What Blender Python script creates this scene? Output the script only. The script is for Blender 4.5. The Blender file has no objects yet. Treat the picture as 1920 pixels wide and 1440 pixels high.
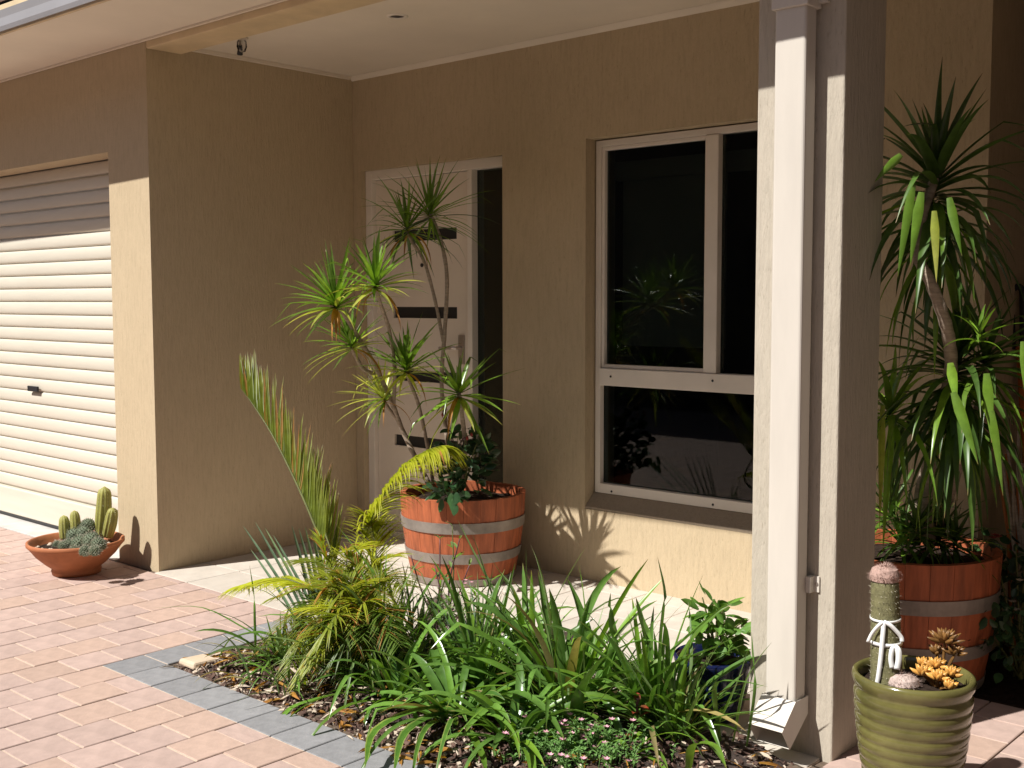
import bpy, math, random
from mathutils import Vector, Matrix, Quaternion

# ------------------------------------------------------------------ camera, light, exposure
S = bpy.context.scene
COL = S.collection
CAM_LOC = Vector((5.2293, -3.0883, 1.3974))
FPX = 2144.24                                   # focal length in pixels of a 1920 px wide picture
yaw, pit, rol = math.radians(42.016), math.radians(-4.284), math.radians(-0.1227)
FW = Vector((-math.sin(yaw) * math.cos(pit), math.cos(yaw) * math.cos(pit), math.sin(pit)))
R0 = Vector((math.cos(yaw), math.sin(yaw), 0)); U0 = R0.cross(FW)
RT = R0 * math.cos(rol) + U0 * math.sin(rol); UP = -R0 * math.sin(rol) + U0 * math.cos(rol)
cam = bpy.data.objects.new('camera', bpy.data.cameras.new('camera'))
COL.objects.link(cam)
m = Matrix((RT, UP, -FW)).transposed().to_4x4(); m.translation = CAM_LOC
cam.matrix_world = m
cam.data.sensor_width = 36; cam.data.lens = FPX / 1920 * 36
cam.data.clip_start = 0.05; cam.data.clip_end = 500
S.camera = cam

SUN_DIR = Vector((0.35, 1.0, -1.28)).normalized()     # travel direction of the light
sun = bpy.data.objects.new('sun', bpy.data.lights.new('sun', 'SUN'))
COL.objects.link(sun)
sun.rotation_euler = SUN_DIR.to_track_quat('-Z', 'Y').to_euler()
sun.data.energy = 5.0; sun.data.angle = math.radians(0.5); sun.data.color = (1.0, 0.97, 0.915)
W = bpy.data.worlds.new('World'); S.world = W; W.use_nodes = True
wn = W.node_tree; bg = wn.nodes['Background']
sky = wn.nodes.new('ShaderNodeTexSky'); sky.sky_type = 'NISHITA'; sky.sun_disc = False
sky.sun_elevation = math.asin(-SUN_DIR.z); sky.sun_rotation = math.atan2(-SUN_DIR.x, -SUN_DIR.y) % (2 * math.pi)
wn.links.new(sky.outputs[0], bg.inputs[0]); bg.inputs[1].default_value = 0.05
S.view_settings.view_transform = 'Standard'; S.view_settings.look = 'None'
S.view_settings.exposure = 0.49; S.view_settings.gamma = 1; S.view_settings.use_curve_mapping = False

def at(u, v, y):
    "point seen at photo pixel (u, v) on the vertical plane at depth y"
    d = FW + RT * ((u - 960) / FPX) + UP * ((720 - v) / FPX)
    return CAM_LOC + d * ((y - CAM_LOC.y) / d.y)

def az(u, v, z):
    "point seen at photo pixel (u, v) on the horizontal plane at height z"
    d = FW + RT * ((u - 960) / FPX) + UP * ((720 - v) / FPX)
    return CAM_LOC + d * ((z - CAM_LOC.z) / d.z)

rng = random.Random(7)
def rv(a, b): return rng.uniform(a, b)
V = Vector

# ------------------------------------------------------------------ materials
MATS = {}
def base_mat(name):
    mt = bpy.data.materials.new(name); mt.use_nodes = True
    MATS[name] = mt
    nt = mt.node_tree
    return mt, nt, nt.nodes['Principled BSDF']
def N(nt, t, **kw):
    n = nt.nodes.new(t)
    for k, v in kw.items(): setattr(n, k, v)
    return n
def ramp(nt, fac, stops):
    r = N(nt, 'ShaderNodeValToRGB')
    el = r.color_ramp.elements
    while len(el) < len(stops): el.new(0.5)
    for e, (p, c) in zip(el, stops): e.position = p; e.color = (*c, 1)
    nt.links.new(fac, r.inputs[0]); return r.outputs[0]
def mixc(nt, fac, a, b, mode='MIX'):
    n = N(nt, 'ShaderNodeMix', data_type='RGBA', blend_type=mode)
    for sock, val in ((n.inputs[0], fac), (n.inputs[6], a), (n.inputs[7], b)):
        if hasattr(val, 'is_linked'): nt.links.new(val, sock)
        elif isinstance(val, tuple): sock.default_value = (*val, 1)
        else: sock.default_value = val
    return n.outputs[2]
def mapped(nt, scale, coord='Object'):
    tc = N(nt, 'ShaderNodeTexCoord'); mp = N(nt, 'ShaderNodeMapping')
    mp.inputs['Scale'].default_value = scale
    nt.links.new(tc.outputs[coord], mp.inputs[0]); return mp.outputs[0]
def noise(nt, vec, scale, detail=4, rough=0.6):
    n = N(nt, 'ShaderNodeTexNoise'); n.inputs['Scale'].default_value = scale
    n.inputs['Detail'].default_value = detail; n.inputs['Roughness'].default_value = rough
    if vec: nt.links.new(vec, n.inputs['Vector'])
    return n.outputs[0]
def bump(nt, h, bs, strength, dist):
    b = N(nt, 'ShaderNodeBump'); b.inputs['Strength'].default_value = strength
    b.inputs['Distance'].default_value = dist
    nt.links.new(h, b.inputs['Height']); nt.links.new(b.outputs[0], bs.inputs['Normal'])

def m_plain(name, col, rough=0.6, var=0.12, scale=12, bmp=0.0, objvar=0.0, spec=0.4, metal=0.0, map_scale=(1, 1, 1)):
    mt, nt, bs = base_mat(name)
    vec = mapped(nt, map_scale)
    f = noise(nt, vec, scale)
    lo = tuple(max(0, c * (1 - var)) for c in col); hi = tuple(min(1, c * (1 + var)) for c in col)
    c = ramp(nt, f, [(0.3, lo), (0.7, hi)])
    if objvar:
        oi = N(nt, 'ShaderNodeObjectInfo')
        k = ramp(nt, oi.outputs['Random'], [(0, (1 - objvar,) * 3), (1, (1 + objvar * 0.6,) * 3)])
        c = mixc(nt, 1.0, c, k, 'MULTIPLY')
    nt.links.new(c, bs.inputs['Base Color'])
    bs.inputs['Roughness'].default_value = rough; bs.inputs['Metallic'].default_value = metal
    bs.inputs['Specular IOR Level'].default_value = spec
    if bmp: bump(nt, noise(nt, vec, scale * 4, 6), bs, 0.6, bmp)
    return mt

def m_render(name, col):
    "acrylic house render dragged vertically: fine stretched grain, pits and slight stains"
    mt, nt, bs = base_mat(name)
    v1 = mapped(nt, (160, 160, 34)); v2 = mapped(nt, (1.1, 1.1, 0.7)); v3 = mapped(nt, (75, 75, 9)); v4 = mapped(nt, (9, 9, 7))
    n1 = noise(nt, v1, 1.0, 4, 0.65); n2 = noise(nt, v2, 1.0, 4, 0.6); n3 = noise(nt, v3, 1.0, 4, 0.65); n4 = noise(nt, v4, 1.0, 5, 0.7)
    c1 = ramp(nt, n3, [(0.30, tuple(x * 0.90 for x in col)), (0.52, col), (0.8, tuple(min(1, x * 1.05) for x in col))])
    k = ramp(nt, n2, [(0.3, (0.96, 0.955, 0.945)), (0.7, (1.02, 1.02, 1.02))])
    c = mixc(nt, 1.0, c1, k, 'MULTIPLY')
    k = ramp(nt, n4, [(0.3, (0.97, 0.97, 0.97)), (0.7, (1.02, 1.02, 1.02))])
    c = mixc(nt, 1.0, c, k, 'MULTIPLY')
    d = ramp(nt, n1, [(0.30, (0.78, 0.77, 0.74)), (0.40, (1, 1, 1))])
    c = mixc(nt, 1.0, c, d, 'MULTIPLY')
    nt.links.new(c, bs.inputs['Base Color'])
    bs.inputs['Roughness'].default_value = 0.92; bs.inputs['Specular IOR Level'].default_value = 0.15
    add = N(nt, 'ShaderNodeMath', operation='ADD'); nt.links.new(n1, add.inputs[0]); nt.links.new(n3, add.inputs[1])
    bump(nt, add.outputs[0], bs, 0.7, 0.004)
    return mt

def m_leaf(name, base, tip, dead=None, rough=0.38, transl=0.3, stripe=None, objvar=0.3):
    "strap leaf: colour runs along u, midrib along v, dry tips"
    mt, nt, bs = base_mat(name)
    uv = N(nt, 'ShaderNodeUVMap'); uv.uv_map = 'UVMap'
    sep = N(nt, 'ShaderNodeSeparateXYZ'); nt.links.new(uv.outputs[0], sep.inputs[0])
    stops = [(0.0, tuple(b * 0.9 + 0.02 for b in base)), (0.2, base), (0.75, tip)]
    if dead: stops += [(0.93, tip), (0.99, dead)]
    c = ramp(nt, sep.outputs[0], stops)
    if stripe:
        s = N(nt, 'ShaderNodeMath', operation='PINGPONG'); s.inputs[1].default_value = 0.5
        nt.links.new(sep.outputs[1], s.inputs[0])
        sm = ramp(nt, s.outputs[0], [(0.10, (1, 1, 1)), (0.18, (0, 0, 0))])
        c = mixc(nt, sm, c, stripe)
    vec = mapped(nt, (1, 1, 1))
    vn = ramp(nt, noise(nt, vec, 30, 3), [(0.25, (0.75, 0.75, 0.7)), (0.75, (1.2, 1.2, 1.15))])
    c = mixc(nt, 1.0, c, vn, 'MULTIPLY')
    oi = N(nt, 'ShaderNodeObjectInfo')
    k = ramp(nt, oi.outputs['Random'], [(0, (1 - objvar, 1 - objvar, 1 - objvar)), (0.6, (1, 1, 0.95)), (1, (1 + objvar, 1 + objvar * 0.8, 0.95))])
    c = mixc(nt, 1.0, c, k, 'MULTIPLY')
    nt.links.new(c, bs.inputs['Base Color'])
    bs.inputs['Roughness'].default_value = rough; bs.inputs['Specular IOR Level'].default_value = 0.5
    tr = N(nt, 'ShaderNodeBsdfTranslucent'); mx = N(nt, 'ShaderNodeMixShader'); mx.inputs[0].default_value = transl
    tc = mixc(nt, 1.0, c, (1.25, 1.3, 0.6), 'MULTIPLY'); nt.links.new(tc, tr.inputs[0])
    out = nt.nodes['Material Output']
    nt.links.new(bs.outputs[0], mx.inputs[1]); nt.links.new(tr.outputs[0], mx.inputs[2]); nt.links.new(mx.outputs[0], out.inputs[0])
    return mt

def m_glass(name, tint=(0.55, 0.6, 0.58)):
    mt, nt, bs = base_mat(name)
    tr = N(nt, 'ShaderNodeBsdfTransparent'); tr.inputs[0].default_value = (*tint, 1)
    gl = N(nt, 'ShaderNodeBsdfGlossy'); gl.inputs['Roughness'].default_value = 0.02
    fr = N(nt, 'ShaderNodeFresnel'); fr.inputs[0].default_value = 1.38
    mx = N(nt, 'ShaderNodeMixShader')
    nt.links.new(fr.outputs[0], mx.inputs[0]); nt.links.new(tr.outputs[0], mx.inputs[1]); nt.links.new(gl.outputs[0], mx.inputs[2])
    nt.links.new(mx.outputs[0], nt.nodes['Material Output'].inputs[0])
    return mt

WALL = m_render('house_render', (0.515, 0.412, 0.275))
PIER = m_render('pier_render', (0.48, 0.43, 0.355))
CEIL = m_plain('ceiling_paint', (0.74, 0.66, 0.55), 0.8, 0.05, 2)
BEAM = m_plain('beam_paint', (0.64, 0.50, 0.31), 0.55, 0.12, 6)
DOORW = m_plain('door_paint', (0.73, 0.64, 0.54), 0.45, 0.04, 3)
FRAME = m_plain('window_frame_paint', (0.76, 0.69, 0.61), 0.4, 0.05, 5)
SLAT = m_plain('roller_slat_paint', (0.61, 0.565, 0.475), 0.42, 0.05, 4, map_scale=(0.5, 1, 6))
PIPE = m_plain('downpipe_paint', (0.58, 0.535, 0.475), 0.45, 0.05, 4, map_scale=(3, 3, 0.6))
GUT = m_plain('gutter_paint', (0.30, 0.29, 0.30), 0.4, 0.06, 3)
ROOF = m_plain('roof_tile', (0.16, 0.09, 0.06), 0.7, 0.2, 6)
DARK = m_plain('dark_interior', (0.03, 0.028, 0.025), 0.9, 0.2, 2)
BLACK = m_plain('black_plastic', (0.02, 0.02, 0.022), 0.4, 0.1, 5)
STEEL = m_plain('brushed_steel', (0.45, 0.40, 0.36), 0.35, 0.1, 10, metal=0.8)
SILL = m_render('sill_render', (0.36, 0.29, 0.22))
GLASS = m_glass('window_glass')
LAMPG = m_glass('lamp_glass', (0.85, 0.85, 0.85))
BLIND = m_plain('roller_blind', (0.16, 0.16, 0.14), 0.8, 0.1, 4)
CONC = m_plain('concrete', (0.50, 0.47, 0.44), 0.85, 0.12, 9, 0.002)
PAVER = m_plain('clay_paver', (0.44, 0.32, 0.275), 0.88, 0.13, 14, 0.0015, objvar=0.07)
PAVERO = m_plain('orange_clay_paver', (0.45, 0.318, 0.255), 0.88, 0.10, 22, 0.0015, objvar=0.08)
GREY = m_plain('grey_paver', (0.245, 0.242, 0.248), 0.85, 0.14, 25, 0.002, objvar=0.12)
JOINT = m_plain('joint_dirt', (0.12, 0.085, 0.06), 0.95, 0.3, 40)
SAND = m_plain('joint_sand', (0.55, 0.43, 0.33), 0.95, 0.15, 60)
TILE = m_plain('porch_tile', (0.53, 0.475, 0.41), 0.7, 0.1, 8, 0.001, objvar=0.07)
SOIL = m_plain('potting_soil', (0.032, 0.022, 0.017), 0.98, 0.5, 40, 0.01, spec=0.05)
BEDSOIL = m_plain('bed_soil', (0.05, 0.034, 0.028), 0.95, 0.5, 30, 0.015)
ORANGE = m_plain('stained_stave', (0.385, 0.105, 0.042), 0.6, 0.34, 9, 0.002, objvar=0.10, map_scale=(4, 4, 0.5))
HOOP = m_plain('galvanised_hoop', (0.28, 0.24, 0.21), 0.55, 0.28, 9, metal=0.35)
TERRA = m_plain('terracotta', (0.38, 0.135, 0.055), 0.7, 0.14, 14, 0.001)
GLAZE = m_plain('olive_glaze', (0.115, 0.105, 0.034), 0.14, 0.35, 9, spec=0.6)
BLUE = m_plain('blue_glaze', (0.006, 0.009, 0.045), 0.12, 0.25, 9, spec=0.6)
TRUNK = m_plain('dracaena_bark', (0.33, 0.26, 0.20), 0.85, 0.3, 25, 0.004, map_scale=(1, 1, 4))
STEM = m_plain('green_stem', (0.12, 0.13, 0.04), 0.6, 0.25, 20)
PSTEM = m_plain('purple_stem', (0.13, 0.055, 0.065), 0.6, 0.25, 20)
RIBBON = m_plain('white_ribbon', (0.80, 0.80, 0.78), 0.35, 0.03, 30)
CACT = m_plain('cactus_skin', (0.30, 0.29, 0.075), 0.6, 0.15, 25, 0.002)
CACTG = m_plain('grey_cactus_skin', (0.13, 0.16, 0.10), 0.75, 0.35, 60, 0.003)
CACTT = m_plain('column_cactus_skin', (0.15, 0.14, 0.065), 0.75, 0.25, 60, 0.004)
WOOL = m_plain('pink_wool', (0.38, 0.25, 0.21), 0.9, 0.3, 70, 0.004)
SPINE = m_plain('cactus_spine', (0.55, 0.50, 0.38), 0.6, 0.2, 30)
SUCC = m_plain('orange_succulent_leaf', (0.58, 0.30, 0.07), 0.4, 0.25, 40, objvar=0.25)
SUCD = m_plain('bronze_succulent_leaf', (0.20, 0.10, 0.03), 0.4, 0.3, 40, objvar=0.3)
RED = m_plain('red_petal', (0.28, 0.035, 0.03), 0.5, 0.2, 30)
PINK = m_plain('pink_petal', (0.58, 0.30, 0.36), 0.5, 0.2, 30)
BARK = m_plain('bark_chip', (0.105, 0.060, 0.045), 0.9, 0.5, 25, 0.002)
PEBB = m_plain('pale_chip', (0.50, 0.41, 0.32), 0.9, 0.2, 25)
OSHAFT = m_plain('orange_shaft', (0.42, 0.12, 0.02), 0.45, 0.15, 10)
L_DR = m_leaf('dracaena_leaf', (0.17, 0.31, 0.035), (0.155, 0.27, 0.045), (0.30, 0.20, 0.08), rough=0.26, transl=0.3)
L_DRY = m_leaf('yellowing_dracaena_leaf', (0.36, 0.42, 0.06), (0.40, 0.42, 0.09), (0.34, 0.20, 0.08))
L_DEAD = m_leaf('dry_orange_leaf', (0.42, 0.22, 0.03), (0.38, 0.17, 0.04), (0.25, 0.12, 0.05), rough=0.7)
L_STRAW = m_leaf('straw_leaf', (0.27, 0.24, 0.08), (0.32, 0.26, 0.12), (0.25, 0.17, 0.08), rough=0.7)
L_DRK = m_leaf('dark_dracaena_leaf', (0.07, 0.14, 0.025), (0.065, 0.13, 0.027), (0.24, 0.16, 0.07), transl=0.22)
L_AG = m_leaf('glossy_strap_leaf', (0.12, 0.25, 0.05), (0.12, 0.24, 0.05), (0.22, 0.19, 0.07), 0.24, 0.22)
L_AGY = m_leaf('bright_strap_leaf', (0.17, 0.31, 0.035), (0.14, 0.27, 0.035), (0.3, 0.25, 0.08), 0.35, 0.3)
L_VAR = m_leaf('striped_strap_leaf', (0.07, 0.165, 0.03), (0.07, 0.165, 0.03), None, 0.26, 0.25, stripe=(0.22, 0.30, 0.09))
L_GR = m_leaf('grass_blade', (0.15, 0.24, 0.08), (0.17, 0.26, 0.10), (0.25, 0.2, 0.1), 0.45, 0.25)
L_BLUE = m_leaf('blue_green_blade', (0.12, 0.20, 0.12), (0.15, 0.23, 0.15), None, 0.5, 0.15)
L_PALM = m_leaf('palm_leaflet', (0.23, 0.29, 0.03), (0.27, 0.30, 0.035), (0.28, 0.17, 0.08), 0.42, 0.4)
L_PALG = m_leaf('green_palm_leaflet', (0.10, 0.17, 0.025), (0.12, 0.19, 0.03), (0.25, 0.17, 0.08), 0.42, 0.3)
L_PALY = m_leaf('yellow_palm_leaflet', (0.42, 0.46, 0.03), (0.46, 0.47, 0.04), (0.34, 0.24, 0.08), 0.42, 0.4)
L_ROSE = m_leaf('dark_bush_leaf', (0.030, 0.075, 0.032), (0.035, 0.085, 0.036), None, 0.3, 0.15)
L_JADE = m_leaf('soft_round_leaf', (0.12, 0.26, 0.05), (0.14, 0.28, 0.05), None, 0.45, 0.3)
L_SED = m_leaf('sedum_leaf', (0.12, 0.25, 0.06), (0.15, 0.29, 0.09), None, 0.5, 0.2)
L_REDL = m_leaf('red_tinged_leaf', (0.12, 0.06, 0.03), (0.28, 0.05, 0.03), None, 0.4, 0.25)
BRICKN = m_plain('neighbour_render', (0.20, 0.16, 0.12), 0.9, 0.15, 3)

# ------------------------------------------------------------------ building blocks
class MB:
    "collects vertices and faces for ONE mesh object"
    def __init__(s): s.v = []; s.f = []; s.uv = []; s.mi = []
    def add(s, vs, fs, uvs=None, mi=0):
        o = len(s.v); s.v += [tuple(p) for p in vs]; s.f += [tuple(i + o for i in f) for f in fs]
        s.uv += list(uvs) if uvs else [(0.3, 0.3)] * len(vs); s.mi += [mi] * len(fs); return s
    def box(s, a, b, mi=0):
        (x0, y0, z0), (x1, y1, z1) = a, b
        vs = [(x0, y0, z0), (x1, y0, z0), (x1, y1, z0), (x0, y1, z0), (x0, y0, z1), (x1, y0, z1), (x1, y1, z1), (x0, y1, z1)]
        return s.add(vs, [(0, 3, 2, 1), (4, 5, 6, 7), (0, 1, 5, 4), (1, 2, 6, 5), (2, 3, 7, 6), (3, 0, 4, 7)], mi=mi)
    def prism_x(s, prof, x0, x1, mi=0):
        "closed (y, z) outline run from x0 to x1"
        n = len(prof); vs = [(x0, y, z) for y, z in prof] + [(x1, y, z) for y, z in prof]
        fs = [(i, (i + 1) % n, n + (i + 1) % n, n + i) for i in range(n)] + [tuple(range(n))[::-1], tuple(range(n, 2 * n))]
        return s.add(vs, fs, mi=mi)
    def lathe(s, prof, seg=40, c=(0, 0, 0), mi=0, wob=None):
        n = len(prof); vs = []; fs = []
        for k in range(seg):
            a = 2 * math.pi * k / seg
            for r, z in prof:
                rr = r * (wob(a, z) if wob else 1)
                vs.append((c[0] + rr * math.cos(a), c[1] + rr * math.sin(a), c[2] + z))
        for k in range(seg):
            k2 = (k + 1) % seg
            for i in range(n - 1): fs.append((k * n + i, k2 * n + i, k2 * n + i + 1, k * n + i + 1))
        return s.add(vs, fs, mi=mi)
    def tube(s, pts, rad, seg=8, mi=0, cap=True, wob=None):
        pts = [V(p) for p in pts]; n = len(pts)
        if not hasattr(rad, '__len__'): rad = [rad] * n
        vs = []; fs = []; ref = V((0.3, 0.2, 0.9)).normalized(); last = None
        for i, p in enumerate(pts):
            d = (pts[min(i + 1, n - 1)] - pts[max(i - 1, 0)]).normalized()
            if last is None:
                a = d.cross(ref)
                if a.length < 1e-3: a = d.cross(V((1, 0, 0)))
            else: a = last - d * last.dot(d)
            a.normalize(); last = a; b = d.cross(a)
            for k in range(seg):
                t = 2 * math.pi * k / seg; r = rad[i] * (wob(t, i) if wob else 1)
                vs.append(p + (a * math.cos(t) + b * math.sin(t)) * r)
        for i in range(n - 1):
            for k in range(seg):
                k2 = (k + 1) % seg; fs.append((i * seg + k, i * seg + k2, (i + 1) * seg + k2, (i + 1) * seg + k))
        if cap: fs += [tuple(range(seg))[::-1], tuple(range((n - 1) * seg, n * seg))]
        return s.add(vs, fs, [(0.5, 0.5)] * len(vs), mi)
    def leaf(s, base, d, L, w, droop=0.5, seg=8, fold=0.25, twist=0.0, shape='strap', kink=None, side=None, mi=0, curl=0):
        "a folded blade that leaves base along d and bends down under its own weight"
        d = V(d).normalized(); p = V(base)
        sd = V(side) if side is not None else d.cross(V((0, 0, 1)))
        if sd.length < 0.05: a = rng.uniform(0, 6.28); sd = V((math.cos(a), math.sin(a), 0))
        sd = (sd - d * sd.dot(d)).normalized()
        vs = []; fs = []; uv = []; st = L / seg
        for i in range(seg + 1):
            t = i / seg
            if shape == 'strap': ww = w * min(1, 0.55 + t * 3) * max(0.0, 1 - t ** 3.2) ** 0.8
            elif shape == 'spear': ww = w * min(1, 0.5 + t * 1.9) * max(0.0, 1 - t ** 1.7)
            else: ww = w * math.sin(math.pi * min(1, 0.06 + t * 0.94)) ** 0.75
            if i == seg: ww = w * 0.03
            up = sd.cross(d).normalized()
            f = fold * ww
            vs += [p - sd * ww * 0.5 + up * f, p.copy(), p + sd * ww * 0.5 + up * f]
            uv += [(t, 0), (t, 0.5), (t, 1)]
            if i < seg:
                p = p + d * st
                g = droop * (0.35 + t * 1.3) / seg
                d = (d + V((0, 0, -g)) + sd * (curl / seg)).normalized()
                if kink and abs(t - kink[0]) < 0.5 / seg: d = (d + V(kink[1])).normalized()
                sd = (sd - d * sd.dot(d)).normalized()
                if twist: sd = Quaternion(d, twist / seg) @ sd
        for i in range(seg):
            a = i * 3
            fs += [(a, a + 1, a + 4, a + 3), (a + 1, a + 2, a + 5, a + 4)]
        return s.add(vs, fs, uv, mi)
    def make(s, name, mats, parent=None, smooth=False, loc=None, bevel=0.0, bseg=2):
        me = bpy.data.meshes.new(name); me.from_pydata(s.v, [], s.f)
        for mt in (mats if isinstance(mats, (list, tuple)) else [mats]): me.materials.append(mt)
        if any(s.mi): me.polygons.foreach_set('material_index', s.mi)
        ul = me.uv_layers.new(name='UVMap'); flat = []
        for l in me.loops: flat += s.uv[l.vertex_index]
        ul.data.foreach_set('uv', flat)
        if smooth: me.polygons.foreach_set('use_smooth', [True] * len(me.polygons))
        me.update()
        o = bpy.data.objects.new(name, me); COL.objects.link(o)
        if loc is not None: o.location = loc
        if parent is not None: o.parent = parent
        if bevel:
            b = o.modifiers.new('bevel', 'BEVEL'); b.width = bevel; b.segments = bseg; b.limit_method = 'ANGLE'
        return o
def thing(name, label, cat, loc=(0, 0, 0), group=None):
    o = bpy.data.objects.new(name, None); COL.objects.link(o); o.location = loc; o.empty_display_size = 0.1
    o['label'] = label; o['category'] = cat
    if group: o['group'] = group
    return o
def setting(o): o['kind'] = 'structure'; return o
def stuff(o): o['kind'] = 'stuff'; return o

# ------------------------------------------------------------------ the setting: ground, paving, porch, bed
bed_x0, bed_x1, bed_y0, bed_y1 = 1.372, 3.66, -0.785, -0.03
setting(MB().add([(-60, -60, -0.062), (60, -60, -0.062), (60, 60, -0.062), (-60, 60, -0.062)], [(0, 1, 2, 3)]).make('ground', JOINT))
pav = setting(MB().box((-4.5, -6.2, -0.06), (7.5, 0.0, -0.0075)).box((3.664, 0.0, -0.06), (7.5, 3.2, -0.0075)).make('paving', JOINT))
PX, PY = 0.1785, 0.1775
def paver_mesh(k):
    r = random.Random(k); g = 0.0028
    a, b = PX / 2 - g, PY / 2 - g * 0.7
    z = [r.uniform(-0.0008, 0.0008) for _ in range(4)]
    vs = [(-a, -b, -0.045), (a, -b, -0.045), (a, b, -0.045), (-a, b, -0.045)]
    c = 0.0024
    vs += [(-a, -b, -c + z[0]), (a, -b, -c + z[1]), (a, b, -c + z[2]), (-a, b, -c + z[3])]
    vs += [(-a + c, -b + c, z[0]), (a - c, -b + c, z[1]), (a - c, b - c, z[2]), (-a + c, b - c, z[3])]
    fs = [(0, 1, 5, 4), (1, 2, 6, 5), (2, 3, 7, 6), (3, 0, 4, 7), (4, 5, 9, 8), (5, 6, 10, 9), (6, 7, 11, 10), (7, 4, 8, 11), (8, 9, 10, 11)]
    return vs, fs
def px_of(p):
    d = V(p) - CAM_LOC; w = d.dot(FW)
    return (960 + FPX * d.dot(RT) / w, 720 - FPX * d.dot(UP) / w, w) if w > 0.1 else None
cells = []; sandj = MB()                # (x, y0, y1, grey)
row0 = 1.19; GY = -0.957
for i in range(-31, 36):
    x = row0 + (i + 0.5) * PX
    if x < -4.4 or x > 7.3: continue
    half = (i % 2) * PY / 2
    if 0 <= i and x < bed_x1 + 0.02:                # rows that end at the bed: grey end piece, then running bond
        if i == 0:
            for j in range(6):
                y0 = GY + j * PY; cells.append((x, y0, min(y0 + PY, -0.033), True))
        else: cells.append((x, GY, GY + PY, True))
        y1 = GY
        if half: cells.append((x, y1 - half, y1, False)); y1 -= half
    else:
        top = -0.033 if x < bed_x1 + 0.02 else 0.9
        y1 = GY + PY * 5 - half
        while y1 < top: 
            y1 += PY
        cells.append((x, y1 - PY, top, False)) if top - (y1 - PY) > 0.02 else None
        y1 -= PY
    while y1 > -5.9:
        cells.append((x, y1 - PY, y1, False)); y1 -= PY
pm = {}
def shared(k, mt):
    key = (k, mt.name)
    if key not in pm:
        b = MB().add(*paver_mesh(k)); o = b.make('paver', mt); pm[key] = o.data; bpy.data.objects.remove(o)
    return pm[key]
scored = []
for c in cells:
    q = px_of((c[0], (c[1] + c[2]) / 2, 0)); k_ = -1
    if q and -40 < q[0] < 1960 and 900 < q[1] < 1480: k_ = 1 / q[2]
    scored.append((k_, c))
scored.sort(key=lambda t: -t[0])
rest = MB()
for n, (k_, (x, y0, y1, grey)) in enumerate(scored):
    if y1 - y0 < 0.015: continue
    k = rng.randrange(6); f = (y1 - y0) / PY; yc_ = (y0 + y1) / 2
    near = max(0, 1 - abs(yc_ - GY) / 0.5) * (1 if 0.9 < x < 3.7 else 0) + (0.3 if yc_ > -0.7 else 0)
    mt = GREY if grey else (PAVERO if rng.random() < 0.08 + 0.6 * near else PAVER)
    h = rv(-0.001, 0.001)
    if k_ > 0 and n < 298:
        o = bpy.data.objects.new('paver', shared(k, mt)); COL.objects.link(o); o.parent = pav
        o.location = (x, yc_, h); o.scale.y = f
    else:
        vs, fs = paver_mesh(k)
        rest.add([(vx + x, vy * f + yc_, vz + h) for vx, vy, vz in vs], fs, mi=2 if grey else (1 if mt is PAVERO else 0))
    sandj.box((x - PX / 2 + 0.004, y0 - 0.002, -0.02), (x + PX / 2 - 0.004, y0 + 0.002, -0.002))
stuff(rest.make('paver', [PAVER, PAVERO, GREY], pav))
stuff(sandj.make('joint_sand', SAND, pav))

porch = setting(MB().box((0.0, -0.03, -0.06), (3.66, 1.6, -0.006)).make('porch_floor', SAND))
for i in range(12):
    for j in range(5):
        x0 = 0.003 + i * 0.305; y0 = -0.028 + j * 0.305
        if y0 > 1.3: continue
        h = rv(-0.0008, 0.0008)
        MB().box((x0, y0, -0.03), (min(x0 + 0.300, 3.657), min(y0 + 0.300, 1.5), h)).make('tile', TILE, porch, bevel=0.002, bseg=1)

setting(MB().box((3.664, 0.9, -0.05), (7.5, 4.2, -0.004)).make('shade_bed', SOIL))
# planting bed: gently mounded soil
b = MB(); nx, ny = 60, 24
def bed_z(x, y):
    ex = min(x - bed_x0, bed_x1 - x, y - bed_y0)
    return -0.022 + 0.05 * min(1, max(0, ex) / 0.25) + 0.008 * math.sin(x * 13 + y * 7) * min(1, max(0, ex) / 0.1) + 0.006 * math.sin(x * 31 - y * 23) * min(1, max(0, ex) / 0.1)
vs = [(bed_x0 + (bed_x1 - bed_x0) * i / nx, bed_y0 + (bed_y1 - bed_y0) * j / ny, 0) for j in range(ny + 1) for i in range(nx + 1)]
vs = [(x, y, bed_z(x, y)) for x, y, _ in vs]
b.add(vs, [(j * (nx + 1) + i, j * (nx + 1) + i + 1, (j + 1) * (nx + 1) + i + 1, (j + 1) * (nx + 1) + i) for j in range(ny) for i in range(nx)])
setting(b.make('garden_bed', BEDSOIL, smooth=True))
b = MB(); 
for k in range(7500):
    x, y = rv(bed_x0 + 0.0, bed_x1), rv(bed_y0 - 0.01, bed_y1)
    if rng.random() < 0.35: y = bed_y0 + abs(rng.gauss(0, 0.12)); x = rv(bed_x0, bed_x1)
    if y > bed_y1: continue
    s = rv(0.004, 0.014) * (1.5 if rng.random() < 0.15 else 1); z = bed_z(x, y) + rv(0.0, 0.012)
    q = Quaternion(V((rv(-1, 1), rv(-1, 1), rv(-1, 1))).normalized(), rv(0, 3.1))
    a = (s * rv(0.6, 1.2), s * rv(0.3, 0.7), s * rv(0.12, 0.35))
    vs = [q @ V((sx * a[0] * rv(0.7, 1), sy * a[1] * rv(0.7, 1), sz * a[2])) + V((x, y, z)) for sz in (-1, 1) for sy in (-1, 1) for sx in (-1, 1)]
    b.add(vs, [(0, 2, 3, 1), (4, 5, 7, 6), (0, 1, 5, 4), (1, 3, 7, 5), (3, 2, 6, 7), (2, 0, 4, 6)], mi=0 if rng.random() < 0.8 else 1)
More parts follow.
